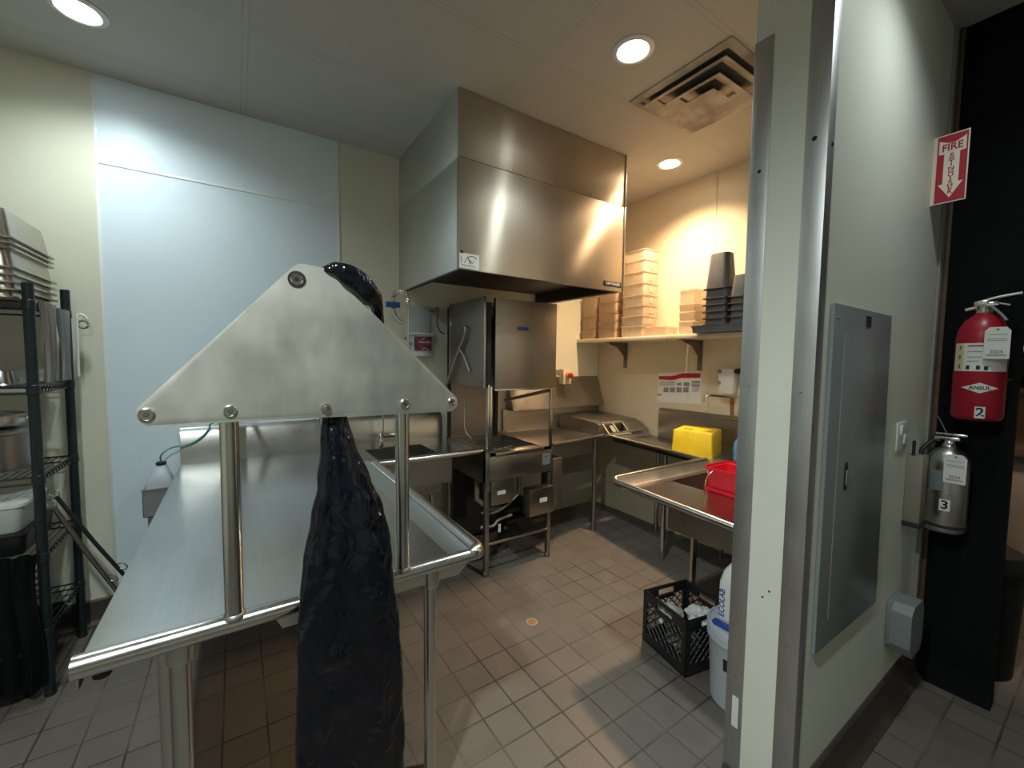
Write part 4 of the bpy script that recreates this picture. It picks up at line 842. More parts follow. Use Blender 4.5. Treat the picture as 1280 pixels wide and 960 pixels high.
MB().box(0.885, 0.985, 2.93, 2.965, 1.875, 1.915, 0.008, seg=3).build('grip', 'blue', t)
MB().tube([(0.877, 3.0, 0.93), (0.877, 3.0, 1.32)], 0.005, 10).build('feed_pipe', 'chrome', t)
MB().tube(spline([(0.87, 3.0, 0.95), (0.86, 2.97, 0.985), (0.845, 2.93, 0.98), (0.835, 2.90, 0.95), (0.835, 2.895, 0.915)], 5), 0.011, 12).lathe((0.87, 3.04, 0.858), [(0.02, 0), (0.018, 0.05), (0.013, 0.09)], 16).box(0.845, 1.075, 3.0, 3.05, 0.93, 0.965, 0.01).build('faucet_body', 'chrome', t)
t = thing('soap_dispenser', 'pale wall soap holder with a maroon label beside the dish machine', 'dispenser', (1.235, 3.09, 1.53))
b = MB().loft([[(1.235+hx*math.cos(a), YB-0.001-0.14*math.sin(a)*f, z) for a in [PI*i/16 for i in range(17)]] for hx, f, z in ((0.082, 0.75, 1.535), (0.088, 0.8, 1.69), (0.110, 1.0, 1.70), (0.112, 1.0, 1.715), (0.085, 0.8, 1.716))])
b.build('holder', 'greywhite', t)
lbm = MB(); rr = []
for k in range(9):
    a = math.radians(60+92*k/8); r1, r2 = 0.086, 0.105
    rr.append([(1.235+0.0875*math.cos(a)*1.02, YB-0.001-0.114*math.sin(a), 1.575), (1.235+0.089*math.cos(a)*1.02, YB-0.001-0.115*math.sin(a), 1.685), (1.235+0.086*math.cos(a), YB-0.001-0.110*math.sin(a), 1.685), (1.235+0.084*math.cos(a), YB-0.001-0.110*math.sin(a), 1.575)])
lb = lbm.loft(rr).build('front_label', 'maroon', t)
b = MB().text('Smart Mix', (1.214, YB-0.119, 1.642), (1, 0, 0), (0, 0, 1), 0.023).text('ecolab', (1.236, YB-0.118, 1.588), (1, 0, 0), (0, 0, 1), 0.012)
for z in (1.662, 1.585): b.prism([(1.185, z-0.004), (1.215, z+0.014), (1.222, z+0.014), (1.194, z-0.004)], 'y', YB-0.1185, YB-0.1175)
b.build('lettering', 'paper', lb)
MB().box(1.128, 1.322, YB-0.006, YB-0.0005, 1.52, 1.93, 0.002).build('back_board', 'greywhite', t)
t = thing('hose_valve', 'small brass valve with a dark tube on the back wall left of the dish machine', 'valve', (1.33, 3.13, 1.75))
MB().lathe((1.345, YB, 1.885), [(0.018, 0), (0.018, 0.02), (0.012, 0.05)], 16, (0, -1, 0)).box(1.335, 1.355, YB-0.07, YB-0.04, 1.845, 1.925, 0.004).build('valve_body', 'pipe', t)
MB().tube(spline([(1.345, YB-0.055, 1.85), (1.345, YB-0.06, 1.79), (1.37, YB-0.06, 1.735), (1.41, YB-0.06, 1.715)], 6), 0.005, 8).build('tube', 'blackplastic', t)
MB().tube([(1.30, YB-0.012, 1.90), (1.30, YB-0.012, 1.72)], 0.004, 8).tube([(1.295, YB-0.012, 1.895), (1.345, YB-0.03, 1.885)], 0.004, 8).build('copper_line', 'hose', t)
# jug on the wall at the left
t = thing('detergent_jug', 'translucent white detergent jug with a black cap hanging in a wall rack behind the table', 'jug', (-0.385, 3.08, 0.60))
MB().loft([rrect(-0.385, 3.10, 0.062, 0.05, 0.015, 0.62), rrect(-0.385, 3.10, 0.065, 0.053, 0.018, 0.63), rrect(-0.385, 3.10, 0.065, 0.053, 0.018, 0.775), rrect(-0.385, 3.10, 0.055, 0.045, 0.018, 0.81), rrect(-0.378, 3.10, 0.025, 0.022, 0.012, 0.875), rrect(-0.378, 3.10, 0.016, 0.016, 0.01, 0.885)]).build('jug_body', 'frost', t)
MB().lathe((-0.378, 3.10, 0.883), [(0.024, 0), (0.024, 0.014), (0.018, 0.018)], 18).build('cap', 'ink', t)
b = MB().box(-0.458, -0.312, 3.042, 3.046, 0.60, 0.755).box(-0.458, -0.455, 3.042, 3.165, 0.60, 0.755).box(-0.315, -0.312, 3.042, 3.165, 0.60, 0.755).box(-0.458, -0.312, 3.042, 3.165, 0.60, 0.604).box(-0.462, -0.308, 3.036, 3.046, 0.752, 0.760)
b.build('wall_rack', 'greyink', t)
MB().tube(spline([(-0.378, 3.10, 0.90), (-0.375, 3.09, 0.94), (-0.33, 3.10, 0.975), (-0.25, 3.118, 0.985), (-0.19, 3.12, 1.02), (-0.15, 3.12, 1.07), (-0.14, 3.12, 1.10), (-0.08, 3.13, 1.12)], 6), 0.0045, 8).build('tubing', 'teal', t)
t = thing('wall_clip', 'small dark clip on the back wall panel, just left of the triangular plate', 'clip', (0.02, YB-0.01, 1.64))
MB().box(-0.025, 0.03, YB-0.02, YB-0.004, 1.635, 1.665, 0.003).build('clip_body', 'ink', t)
MB().cyl((0.0, YB-0.03, 1.65), (0.0, YB-0.02, 1.65), 0.006).build('clip_pin', 'steel', t)

# red emergency switch by the machine
t = thing('emergency_switch', 'cream wall switch box with a red mushroom button right of the dish machine', 'switch', (2.62, YB-0.1, 1.36))
MB().box(2.60, 2.70, 3.02, 3.085, 1.285, 1.43, 0.006).build('box', 'alcove', t)
MB().box(2.61, 2.64, 3.085, YB, 1.365, 1.42).build('box_mount', 'steel_d', t)
MB().lathe((2.655, 3.02, 1.370), [(0.030, 0), (0.028, 0.018), (0.020, 0.02)], 20, (0, -1, 0)).build('collar', 'orange', t)
MB().lathe((2.655, 3.0, 1.370), [(0.016, 0), (0.016, 0.012), (0.026, 0.016), (0.027, 0.026), (0.02, 0.032), (0.001, 0.034)], 24, (0, -1, 0)).build('button', 'redpaint', t)

# ================================================================== METAL WIRE RACK (left edge)
rx0, rx1, ry0, ry1 = -1.92, -0.725, 2.60, 3.06
t = thing('wire_rack', 'dark green wire shelving rack loaded with pans against the back wall at far left', 'rack', (-1.3, 2.83, 0))
for (px, py_) in ((rx1, ry0), (rx1, ry1), (rx0, ry0), (rx0, ry1)):
    b = MB().cyl((px, py_, 0.03), (px, py_, 1.815 if py_ == ry0 else 1.845), 0.0185, n=16)
    l = b.build('post', 'metro', t)
    MB().lathe((px, py_, 0.0), [(0.02, 0), (0.02, 0.012), (0.012, 0.03)], 14).build('foot', 'blackplastic', l)
LV = [1.735, 1.375, 0.985, 0.64, 0.30]
for z in LV:
    b = MB()
    for dz in (0, -0.028):
        b.tube([(rx0, ry0, z+dz), (rx1, ry0, z+dz), (rx1, ry1, z+dz), (rx0, ry1, z+dz)], 0.0045, 8, closed=True)
    for k in range(46):
        x = rx0+0.02+k*(rx1-rx0-0.04)/45; b.tube([(x, ry0, z+0.004), (x, ry1, z+0.004)], 0.0022, 5)
    for k in range(12):
        y = ry0+(k+0.5)*(ry1-ry0)/12
        b.tube([(rx1, y-0.018, z), (rx1, y, z-0.028), (rx1, y+0.018, z)], 0.0022, 5)
    for (px, py_) in ((rx1, ry0), (rx1, ry1)): b.lathe((px, py_, z-0.034), [(0.017, 0), (0.022, 0.004), (0.02, 0.042), (0.016, 0.046)], 14)
    b.build('wire_shelf', 'metro', t)
# inverted hotel pans on top
zs = [1.748, 1.778, 1.808, 1.838, 1.868, 1.945, 1.967, 1.990]
lab = labs(8, 'upturned steel hotel pan', 'the stack atop the wire rack')
p0 = pan_inv('hotel_pan', 0.160, 0.235, 0.125, 'pan', 'pan', lab[0], (-0.925, 2.815, zs[0]), 'upturned hotel pans on the wire rack', th=0.0012)
for i in range(1, 8): dup(p0, (-0.925+0.0015*math.sin(i*2.1)+(0.006 if i < 5 else 0), 2.815+0.0015*math.cos(i*1.7)-(0.006 if i < 5 else 0), zs[i]), lab[i], 'upturned hotel pans on the wire rack')
# pots and pans on the shelves
def pot(name, r, h, loc, m, label, cat, lid=True):
    t = thing(name, label, cat, loc)
    MB().lathe((0, 0, 0), [(r*0.92, 0), (r, 0.012), (r, h-0.004), (r+0.006, h), (r+0.003, h+0.003), (r-0.004, h), (r-0.004, 0.012), (0.001, 0.006)], 32).build('pot_body', m, t, local=True)
    if lid:
        MB().lathe((0, 0, h+0.004), [(r+0.004, 0), (r+0.004, 0.004), (r*0.9, 0.014), (r*0.4, 0.026), (0.001, 0.028)], 32).build('lid', 'steel', t, local=True)
        MB().tube(arc((0, 0, h+0.03), 0.025, 0, PI, 8, (0, 1, 0), (0, 0, 1)), 0.004, 8).build('lid_handle', 'chrome', t, local=True)
    else:
        MB().tube(spline([(r, 0.03, h*0.7), (r+0.03, 0.03, h*0.7), (r+0.03, -0.03, h*0.7), (r, -0.03, h*0.7)], 4), 0.004, 8).build('side_handle', 'chrome', t, local=True)
    return t
q0 = pan_inv('steel_pan', 0.13, 0.15, 0.06, 'steel', 'steel', 'shiny shallow steel pan upturned on the second shelf of the wire rack', (-0.93, 2.80, LV[1]+0.007), None)
pot('stock_pot', 0.145, 0.17, (-0.935, 2.80, LV[2]+0.007), 'steel_d', 'wide dark pot with a bright lid on the middle shelf of the wire rack', 'pot')
pot('sauce_pan', 0.12, 0.05, (-0.93, 2.80, LV[2]+0.212), 'steel', 'shiny steel pan resting on the lid of the wide dark pot', 'pan', False)
t = thing('black_tote', 'black plastic tote on the fourth shelf of the wire rack, under the pale tub', 'tote', (-0.915, 2.79, LV[3]+0.007))
MB().shell(0, 0, [(0.125, 0.165, 0), (0.13, 0.17, 0.01), (0.138, 0.178, 0.085), (0.142, 0.182, 0.087)], 0.003, rc=0.03).build('tote_body', 'blackplastic', t, local=True)
MB().loft([rrect(0, 0, 0.144, 0.184, 0.03, 0.0875), rrect(0, 0, 0.144, 0.184, 0.03, 0.095), rrect(0, 0, 0.13, 0.17, 0.03, 0.096)]).build('lid', 'blackplastic', t, local=True)
t = thing('white_tub', 'pale square tub on the black tote on the fourth shelf of the wire rack', 'tub', (-0.915, 2.76, LV[3]+0.104))
MB().shell(0, 0, [(0.115, 0.12, 0), (0.12, 0.125, 0.01), (0.132, 0.138, 0.11), (0.136, 0.142, 0.112)], 0.003, rc=0.03).build('tub_body', 'greywhite', t, local=True)
MB().loft([rrect(0, 0, 0.138, 0.144, 0.03, 0.113), rrect(0, 0, 0.138, 0.144, 0.03, 0.126), rrect(0, 0, 0.12, 0.125, 0.03, 0.128)]).build('lid', 'white', t, local=True)
for i in range(5):
    l = ['lowest steel bowl', 'second steel bowl', 'middle steel bowl', 'fourth steel bowl', 'topmost steel bowl'][i]+' of the nested pile on the bottom shelf of the wire rack'
    loc = (-0.94, 2.79, LV[4]+0.008+0.032*i)
    if i == 0:
        t0 = thing('mixing_bowl', l, 'bowl', loc, group='nested steel bowls')
        MB().lathe((0, 0, 0), [(0.07, 0), (0.11, 0.02), (0.145, 0.07), (0.15, 0.10), (0.157, 0.103), (0.155, 0.106), (0.147, 0.103), (0.142, 0.073), (0.107, 0.024), (0.001, 0.006)], 36).build('bowl_body', 'steel', t0, local=True)
    else: dup(t0, loc, l, 'nested steel bowls')
# black bin on the floor under the rack
t = thing('floor_tote', 'large black tote on the floor under the bottom shelf of the wire rack', 'tote', (-0.99, 2.80, 0))
MB().shell(0, 0, [(0.19, 0.19, 0), (0.195, 0.195, 0.01), (0.215, 0.21, 0.21), (0.228, 0.222, 0.213), (0.228, 0.222, 0.235)], 0.004, rc=0.04).build('tote_body', 'blackplastic', t, local=True)
MB().box(0.20, 0.236, -0.06, 0.06, 0.15, 0.17, 0.006).build('tote_handle', 'blackplastic', t, local=True)
# plastic sheets hanging from the top shelf side
def sheet(name, y0, y1, z0, z1, m, label, x, cat='cloth'):
    rings = []
    for k in range(13):
        f = k/12; z = z1+(z0-z1)*f; w = 1-0.35*math.sin(f*PI*0.9); ring = []
        c = (y0+y1)/2; h = (y1-y0)/2*w
        for j in range(17): 
            s_ = -1+2*j/16; ring.append(Vector((x+0.010*math.sin(s_*7+f*2)+0.004*math.sin(s_*13), c+h*s_, z)))
        for j in range(16, -1, -1):
            s_ = -1+2*j/16; ring.append(Vector((x-0.0025+0.010*math.sin(s_*7+f*2)+0.004*math.sin(s_*13), c+h*s_, z)))
        rings.append(ring)
    return tag(MB().loft(rings).build(name, m, angle=60), label, cat)
sheet('hanging_cloth', 2.65, 2.80, 1.39, 1.745, 'hose', 'grey cloth hanging from the top shelf beside the front post of the rack', rx1+0.022)
sheet('hanging_cloth', 2.84, 2.99, 1.39, 1.735, 'outlet', 'pale cloth hanging from the top shelf by the rear post of the rack', rx1+0.022)
t = thing('hanging_strap', 'white strap looped on a hook at the rear post of the wire rack', 'strap', (rx1+0.03, 3.08, 1.39))
MB().tube(spline([(rx1+0.03, 3.085, 1.40), (rx1+0.032, 3.085, 1.60), (rx1+0.034, 3.086, 1.70), (rx1+0.04, 3.09, 1.725), (rx1+0.06, 3.09, 1.72), (rx1+0.072, 3.09, 1.70)], 5), 0.006, 8).build('strap_band', 'white', t)
MB().tube(arc((rx1+0.055, 3.09, 1.675), 0.020, 0, 2*PI*0.95, 14, (1, 0, 0), (0, 0, 1)), 0.0055, 8).build('loop', 'outlet', t)
rings = []
for kz in range(15):
    z = 0.66-0.60*kz/14; ring = []
    for sgn in (1, -1):
        xs = [(-0.875+0.145*j/14) for j in range(15)]
        for j, x in (list(enumerate(xs)) if sgn > 0 else list(enumerate(xs))[::-1]):
            ring.append(Vector((x+0.010*math.sin(z*9), 2.566+0.012*math.sin(j*1.1+z*4)+0.005*math.sin(j*2.3)-0.0015*sgn, z+0.012*math.sin(j*0.5) if kz == 14 else z)))
    rings.append(ring)
tag(MB().loft(rings).build('black_cloth', 'black', angle=60), 'black cloth hanging at the front post over the lower shelves of the wire rack', 'cloth')
# long wire utensils leaning on the rack
for i, (a, bq, m, lab_) in enumerate((((-0.690, 2.66, 0.875), (-0.475, 2.78, 0.355), 'ink', 'dark long-handled wire skimmer leaning across the side of the rack, upper of the two'),
                            ((-0.692, 2.63, 0.835), (-0.515, 2.76, 0.315), 'steel_d', 'grey long-handled wire skimmer leaning across the side of the rack, lower of the two'))):
    t = thing('wire_skimmer', lab_, 'utensil', bq, group='long wire skimmers on the rack')
    A, B = Vector(a), Vector(bq); d = (B-A).normalized(); sd = Vector((0.5, 0.75, 0.1)).cross(d).normalized()
    MB().tube([A, A.lerp(B, 0.5)+Vector((0.0, 0, -0.01)), B], 0.0085 if i == 0 else 0.010, 10).build('handle', m, t)
    MB().tube(arc(A.lerp(B, 0.80)-sd*0.026, 0.022, 0, 2*PI*0.95, 14, d, sd), 0.003, 6).build('wire_loop', 'steel', t)
    MB().tube(arc(A-d*0.02, 0.024, 0, 2*PI*0.95, 14, d, sd), 0.003, 6).build('hook', 'chrome', t)

# ================================================================== CORRIDOR WALL ITEMS
t = thing('electrical_panel', 'tall grey electrical panel cover on the corridor side of the partition', 'electrical panel', (1.80, YP0-0.01, 0.578))
MB().prism([(1.527, 0.580), (2.098, 0.572), (2.060, 1.700), (1.527, 1.704)], 'y', YP0-0.012, YP0-0.0005, 0.002).build('cover', 'panel', t)
d = MB().prism([(1.612, 0.672), (1.985, 0.668), (1.955, 1.612), (1.612, 1.614)], 'y', YP0-0.0145, YP0-0.012, 0.0004).build('door', 'panel', t)
h = MB().prism(rpoly([(1.672, 1.098), (1.693, 1.098), (1.693, 1.192), (1.672, 1.192)], [0.009]*4), 'y', YP0-0.018, YP0-0.0145, 0.001).build('latch', 'ink', d)
MB().box(1.677, 1.688, YP0-0.021, YP0-0.018, 1.115, 1.165, 0.001).build('latch_slide', 'greyink', h)
MB().box(1.795, 1.842, YP0-0.0135, YP0-0.012, 1.645, 1.682).build('maker_plate', 'ink', t)
for (x, z) in ((1.555, 1.66), (2.03, 1.655), (1.555, 0.62), (2.06, 0.62)): MB().lathe((x, YP0-0.012, z), [(0.005, 0), (0.004, 0.0015), (0.001, 0.002)], 10, (0, -1, 0)).build('screw', 'steel_d', t)
t = thing('light_switch', 'white double light switch plate on the corridor wall right of the electrical panel', 'switch', (2.315, YP0-0.003, 1.16))
MB().box(2.252, 2.378, YP0-0.006, YP0-0.0005, 1.160, 1.278, 0.002).build('cover_plate', 'white', t)
for (x, z) in ((2.292, 1.245), (2.335, 1.205)): MB().box(x-0.012, x+0.012, YP0-0.013, YP0-0.006, z-0.02, z+0.02, 0.002).build('toggle', 'paper', t)
t = thing('outlet_cover', 'grey weatherproof outlet cover low on the corridor wall', 'outlet cover', (2.36, YP0-0.03, 0.30))
MB().box(2.285, 2.435, YP0-0.02, YP0-0.0005, 0.325, 0.515, 0.004).build('back_plate', 'outlet', t)
MB().prism(rpoly([(2.268, 0.345), (2.30, 0.298), (2.425, 0.292), (2.448, 0.34), (2.448, 0.47), (2.42, 0.515), (2.30, 0.518), (2.268, 0.49)], [0.012]*8), 'y', YP0-0.085, YP0-0.020, 0.010).build('hood_cover', 'outlet', t)
t = thing('wall_box', 'narrow beige metal box on the corridor wall beside the silver fire extinguisher', 'box', (2.46, YP0-0.03, 0.82))
MB().box(2.418, 2.500, YP0-0.055, YP0-0.0005, 0.835, 1.125, 0.004).build('box_body', 'beige', t)
MB().box(2.412, 2.506, YP0-0.060, YP0-0.0005, 0.815, 0.836, 0.003).build('box_base', 'ink', t)
MB().tube([(2.43, YP0-0.02, 1.125), (2.43, YP0-0.02, 1.19)], 0.006, 8).build('latch_pin', 'ink', t)
# fire extinguisher sign: projecting flag
t = thing('extinguisher_sign', 'red and white projecting fire extinguisher sign above the extinguishers', 'sign', (2.5, 0.47, 2.195))
sx_ = 2.50; y0, y1, z0, z1 = 0.521, 0.424, 2.198, 2.480
MB().box(sx_, sx_+0.004, y1, y0, z0, z1, 0.001).box(sx_, sx_+0.03, y0, y0+0.0085, z0, z1).build('sign_board', 'pink', t)
MB().box(sx_-0.0008, sx_, y1+0.004, y0-0.004, z0+0.005, z1-0.005).build('red_field', 'redsign', t)
cyy = (y0+y1)/2; b = MB()
b.prism([(y0-0.009, z1-0.022), (cyy+0.01, z1-0.038), (cyy-0.01, z1-0.038), (y1+0.009, z1-0.022), (y1+0.009, z1-0.078), (cyy-0.023, z1-0.080), (cyy-0.023, z0+0.080), (y1+0.012, z0+0.080), (cyy, z0+0.020), (y0-0.012, z0+0.080), (cyy+0.023, z0+0.080), (cyy+0.023, z1-0.080), (y0-0.009, z1-0.078)], 'x', sx_-0.0016, sx_-0.0008)
b.build('arrow', 'pink', t)
b = MB().text('FIRE', (sx_-0.0017, cyy, z1-0.056), (0, -1, 0), (0, 0, 1), 0.040, sx=0.86)
for i, ch in enumerate('EXTINGUISHER'): b.text(ch, (sx_-0.0017, cyy, z1-0.088-i*0.0138), (0, -1, 0), (0, 0, 1), 0.017, sx=1.5)
b.build('lettering', 'redsign', t)
# extinguishers on the black wall end
def hang_tag(t, y, z, x, w, h, yr, body='2024'):
    b = MB().prism(rpoly([(y+w/2, z), (y-w/2, z), (y-w/2, z+h*0.88), (y-w/2+0.012, z+h), (y+w/2-0.012, z+h), (y+w/2, z+h*0.88)], [0.002]*6), 'x', x, x+0.0008)
    tg = b.build('inspection_tag', 'paper', t)
    b = MB().text(body, (x-0.0002, y, z+h*0.22), (0, -1, 0), (0, 0, 1), h*0.14)
    for f in (0.76, 0.62, 0.57, 0.12, 0.09): b.box(x-0.0006, x, y-w*0.38, y+w*0.38, z+h*f, z+h*f+0.002)
    b.lathe((x, y, z+h*0.92), [(0.005, 0), (0.004, 0.001)], 12, (-1, 0, 0)); b.build('tag_print', 'greyink', tg)
ex, ey = 2.640, 0.367
t = thing('fire_extinguisher', 'red fire extinguisher marked 2 hanging high on the black wall end', 'fire extinguisher', (ex, ey, 1.285))
R = 0.078
MB().lathe((ex, ey, 1.285), [(0.062, 0), (0.072, 0.006), (R, 0.02), (R, 0.345), (R*0.93, 0.385), (R*0.68, 0.425), (0.03, 0.447), (0.022, 0.455)], 40).build('cylinder', 'redpaint', t)
MB().lathe((ex, ey, 1.735), [(0.022, 0), (0.026, 0.004), (0.026, 0.018), (0.018, 0.022), (0.018, 0.045)], 20).box(ex-0.018, ex+0.018, ey-0.04, ey+0.03, 1.765, 1.785, 0.004).build('valve', 'chrome', t)
MB().tube([(ex, ey+0.055, 1.755), (ex, ey+0.02, 1.765)], 0.009, 12).build('gauge', 'chrome', t)
MB().tube(spline([(ex, ey+0.03, 1.782), (ex, ey-0.03, 1.800), (ex, ey-0.10, 1.812)], 5), 0.0065, 8).tube([(ex, ey-0.03, 1.778), (ex, ey-0.07, 1.765)], 0.006, 8).build('lever', 'chrome', t)
MB().tube(spline([(ex-0.02, ey-0.02, 1.765), (ex-0.04, ey-0.05, 1.73), (ex-0.055, ey-0.07, 1.70)], 5), 0.005, 8).build('pull_strap', 'outlet', t)
def band(a0, a1, z0, z1, m, name, par, r=R, c=(ex, ey), seg=12):
    rr = []
    for k in range(seg+1):
        a = math.radians(a0+(a1-a0)*k/seg); rr.append([(c[0]+(r+0.0010)*math.cos(a), c[1]+(r+0.0010)*math.sin(a), z0), (c[0]+(r+0.0010)*math.cos(a), c[1]+(r+0.0010)*math.sin(a), z1), (c[0]+r*math.cos(a), c[1]+r*math.sin(a), z1), (c[0]+r*math.cos(a), c[1]+r*math.sin(a), z0)])
    return MB().loft(rr).build(name, m, par)
lb = band(120, 255, 1.493, 1.610, 'paper', 'instruction_label', t, seg=18)
band(132, 150, 1.498, 1.605, mat('pale_yellow_print', (0.62, 0.58, 0.30), 0.5), 'label_stripe', lb, R+0.0008)
for (a0, z) in ((139, 1.59), (139, 1.55), (139, 1.51), (158, 1.507), (180, 1.507), (196, 1.505)): band(a0, a0+8 if a0 > 150 else a0+3, z-0.006, z+0.010, 'ink', 'print', lb, R+0.0014, seg=3)
band(160, 200, 1.597, 1.602, 'redsign', 'print', lb, R+0.0012); band(160, 190, 1.575, 1.577, 'greyink', 'print', lb, R+0.0012); band(160, 190, 1.552, 1.554, 'greyink', 'print', lb, R+0.0012); band(160, 185, 1.535, 1.537, 'greyink', 'print', lb, R+0.0012)
vd = Vector((-ex, -ey, 0)).normalized(); tn = Vector((vd.y, -vd.x, 0)); tn = -tn if tn.y > 0 else tn   # facing direction, reading direction
def badge(par, cc, r, z, w, h, body, sz, m, name, diamond=False, ang=0.0):
    n_ = Matrix.Rotation(ang, 3, 'Z') @ Vector((-1, 0, 0)); tx = Vector((0, 0, 1)).cross(n_)
    rings = []
    for k in range(9):
        f = -1+2*k/8; y = f*w/2; dd = math.sqrt(max(r*r-y*y, 0))+0.0012; hh = h/2*(1-abs(f)) if diamond else h/2; hh = max(hh, 0.0004)
        p = Vector((cc[0], cc[1], z))+n_*dd+tx*y; q = p-n_*0.001
        rings.append([p+Vector((0, 0, -hh)), p+Vector((0, 0, hh)), q+Vector((0, 0, hh)), q+Vector((0, 0, -hh))])
    o = MB().loft(rings).build(name, m, par)
    tb = MB().text(body, (0, 0, 0), (1, 0, 0), (0, 1, 0), sz)
    for v in tb.bm.verts:
        y = v.co.x; dd = math.sqrt(max(r*r-y*y, 0))+0.0013+v.co.z; v.co = Vector((cc[0], cc[1], z))+n_*dd+tx*y+Vector((0, 0, v.co.y))
    tb.build('lettering', 'ink', o)
A_ = math.atan2(ey, ex)
badge(t, (ex, ey), R, 1.322, 0.030, 0.048, '2', 0.050, 'paper', 'number_label', ang=A_+0.12)
badge(t, (ex, ey), R, 1.424, 0.104, 0.044, 'ANSUL', 0.020, 'paper', 'diamond_badge', True, ang=A_+0.05)
hang_tag(t, ey-0.053, 1.545, ex-0.088, 0.070, 0.128, 0)
MB().box(ex+0.05, XE-0.001, ey-0.03, ey+0.03, 1.40, 1.60, 0.004).tube([(ex+0.06, ey-R-0.004, 1.46)]+[(ex+(R+0.004)*math.cos(a), ey+(R+0.004)*math.sin(a), 1.46) for a in [math.radians(d) for d in range(-75, -60, 15)]], 0.004, 6).build('wall_hook', 'ink', t)
sx2, sy2 = 2.635, 0.438
t = thing('fire_extinguisher', 'silver fire extinguisher marked 3 hanging below the red one on the black wall end', 'fire extinguisher', (sx2, sy2, 0.775))
R2 = 0.070
MB().lathe((sx2, sy2, 0.775), [(0.058, 0), (0.066, 0.006), (R2, 0.02), (R2, 0.30), (R2*0.92, 0.335), (R2*0.65, 0.362), (0.028, 0.375), (0.022, 0.38)], 40).build('cylinder', 'steel', t)
MB().lathe((sx2, sy2, 1.153), [(0.022, 0), (0.028, 0.006), (0.022, 0.012), (0.018, 0.035)], 20).box(sx2-0.02, sx2+0.02, sy2-0.035, sy2+0.04, 1.185, 1.20, 0.004).build('valve', 'chrome', t)
MB().box(sx2-0.012, sx2+0.012, sy2-0.055, sy2+0.045, 1.205, 1.216, 0.003).tube([(sx2, sy2+0.045, 1.185), (sx2, sy2+0.03, 1.187)], 0.013, 12).build('lever', 'chrome', t)
MB().tube([(sx2-0.01, sy2+0.01, 1.215), (sx2-0.02, sy2+0.04, 1.29)], 0.0018, 6).build('pull_pin_wire', 'outlet', t)
MB().lathe((sx2, sy2, 0.80), [(R2+0.0005, 0), (R2+0.0025, 0.001), (R2+0.0025, 0.013), (R2+0.0005, 0.014)], 36).build('strap', 'ink', t)
c2 = (sx2, sy2)
rr = band(135, 178, 0.965, 1.055, 'outlet', 'instruction_label', t, R2, c2)
band(150, 220, 0.95, 0.952, 'steel_d', 'seam_ring', t, R2, c2)
badge(t, c2, R2, 0.905, 0.034, 0.050, '3', 0.052, 'paper', 'number_label', ang=A_+0.0)
hang_tag(t, sy2-0.035, 1.010, sx2-0.082, 0.068, 0.125, 0)
MB().tube(spline([(sx2+0.01, sy2+0.045, 1.185), (sx2-0.02, sy2+0.085, 1.12), (sx2-0.03, sy2+0.086, 0.98), (sx2-0.03, sy2+0.084, 0.86)], 6), 0.0095, 10).build('hose', 'blackplastic', t)
MB().box(sx2+0.05, XE-0.001, sy2-0.03, sy2+0.03, 0.80, 1.0, 0.004).build('wall_hook', 'ink', t)
# bar area glimpsed past the black wall
t = thing('waste_bin', 'tall black lidded bin on the floor past the black wall end', 'bin', (3.10, 0.37, 0))
MB().lathe((0, 0, 0), [(0.12, 0), (0.126, 0.01), (0.145, 0.50), (0.150, 0.505), (0.150, 0.53)], 32).build('bin_body', 'bin', t, local=True)
MB().lathe((0, 0, 0.531), [(0.156, 0), (0.158, 0.02), (0.135, 0.075), (0.08, 0.105), (0.001, 0.115)], 32).build('lid', 'bin', t, local=True)
MB().box(-0.16, -0.135, -0.04, 0.04, 0.545, 0.575, 0.006).build('flap', 'blackplastic', t, local=True)
t = thing('bar_counter', 'brown counter with a metal top far right past the black wall', 'counter', (3.9, 0.3, 0))
MB().box(3.60, 4.2, -1.2, 0.52, 0, 1.0, 0.005).build('counter_front', mat('bar_front', (0.34, 0.27, 0.21), 0.5, var=0.2), t)
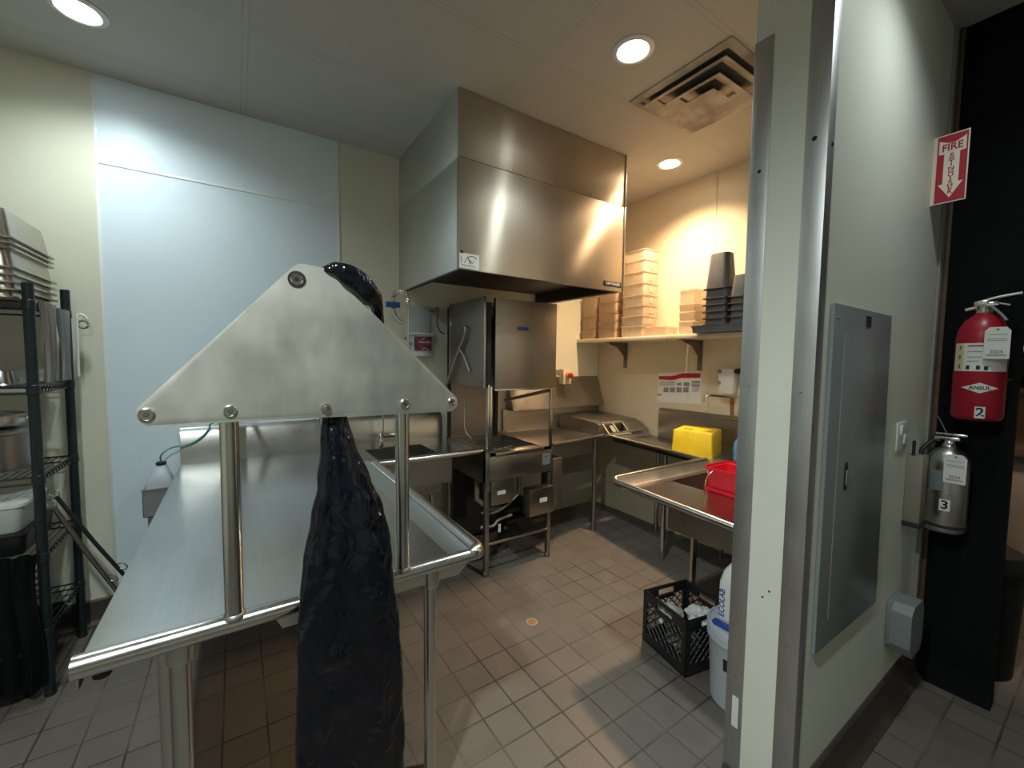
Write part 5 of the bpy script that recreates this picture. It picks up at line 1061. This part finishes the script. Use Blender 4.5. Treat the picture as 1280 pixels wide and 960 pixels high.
MB().box(3.57, 4.2, -1.2, 0.52, 1.001, 1.03, 0.008).build('counter_top', 'steel', t)
t = thing('back_unit', 'copper-fronted unit standing on the far counter at the right edge', 'cabinet', (4.0, 0.3, 1.03))
MB().box(3.75, 4.15, -1.0, 0.50, 1.031, 1.36, 0.006).build('unit_body', 'copper', t)
MB().box(3.72, 4.15, -1.0, 0.50, 1.362, 1.385, 0.004).build('unit_top', 'steel', t)
for sz_ in (1.60, 1.86):
    t = thing('bar_shelf', ('lower' if sz_ < 1.7 else 'upper')+' pale shelf over the copper unit at the right edge', 'shelf', (4.05, 0.3, sz_))
    MB().box(3.70, 4.1, -1.0, 0.52, sz_, sz_+0.03, 0.004).build('shelf_board', 'shelfpaint', t)
    MB().box(4.1, 4.14, -1.0, 0.52, sz_-0.16, sz_+0.095).build('shelf_back', 'dark', t)
t = thing('liquor_bottle', 'bottle with a pale blue label on the upper bar shelf', 'bottle', (3.80, 0.350, 1.891))
MB().lathe((0, 0, 0), [(0.035, 0), (0.038, 0.006), (0.038, 0.16), (0.03, 0.19), (0.013, 0.22), (0.012, 0.28)], 24).build('glass', 'orange', t, local=True)
MB().lathe((0, 0, 0.03), [(0.0385, 0), (0.0392, 0.001), (0.0392, 0.10), (0.0385, 0.101)], 24).build('bottle_label', mat('cyan_label', (0.45, 0.80, 0.85), 0.4), t, local=True)
MB().lathe((0, 0, 0.28), [(0.014, 0), (0.014, 0.03), (0.01, 0.033)], 16).build('cap', 'redsign', t, local=True)
ld = bpy.data.lights.new('bar_fill_light', 'SPOT'); ld.energy = 60; ld.spot_size = 1.0; ld.spot_blend = 0.5; ld.color = (1.0, 0.78, 0.58); ld.shadow_soft_size = 0.08  # unseen spot added to brighten the counter past the black wall
lo = bpy.data.objects.new('bar_fill_light', ld); COL.objects.link(lo); lo.location = (3.0, -0.35, 2.6); lo.rotation_euler = (Vector((3.75, 0.3, 0.9))-Vector((3.0, -0.35, 2.6))).to_track_quat('-Z', 'Y').to_euler()
bpy.context.view_layer.update()
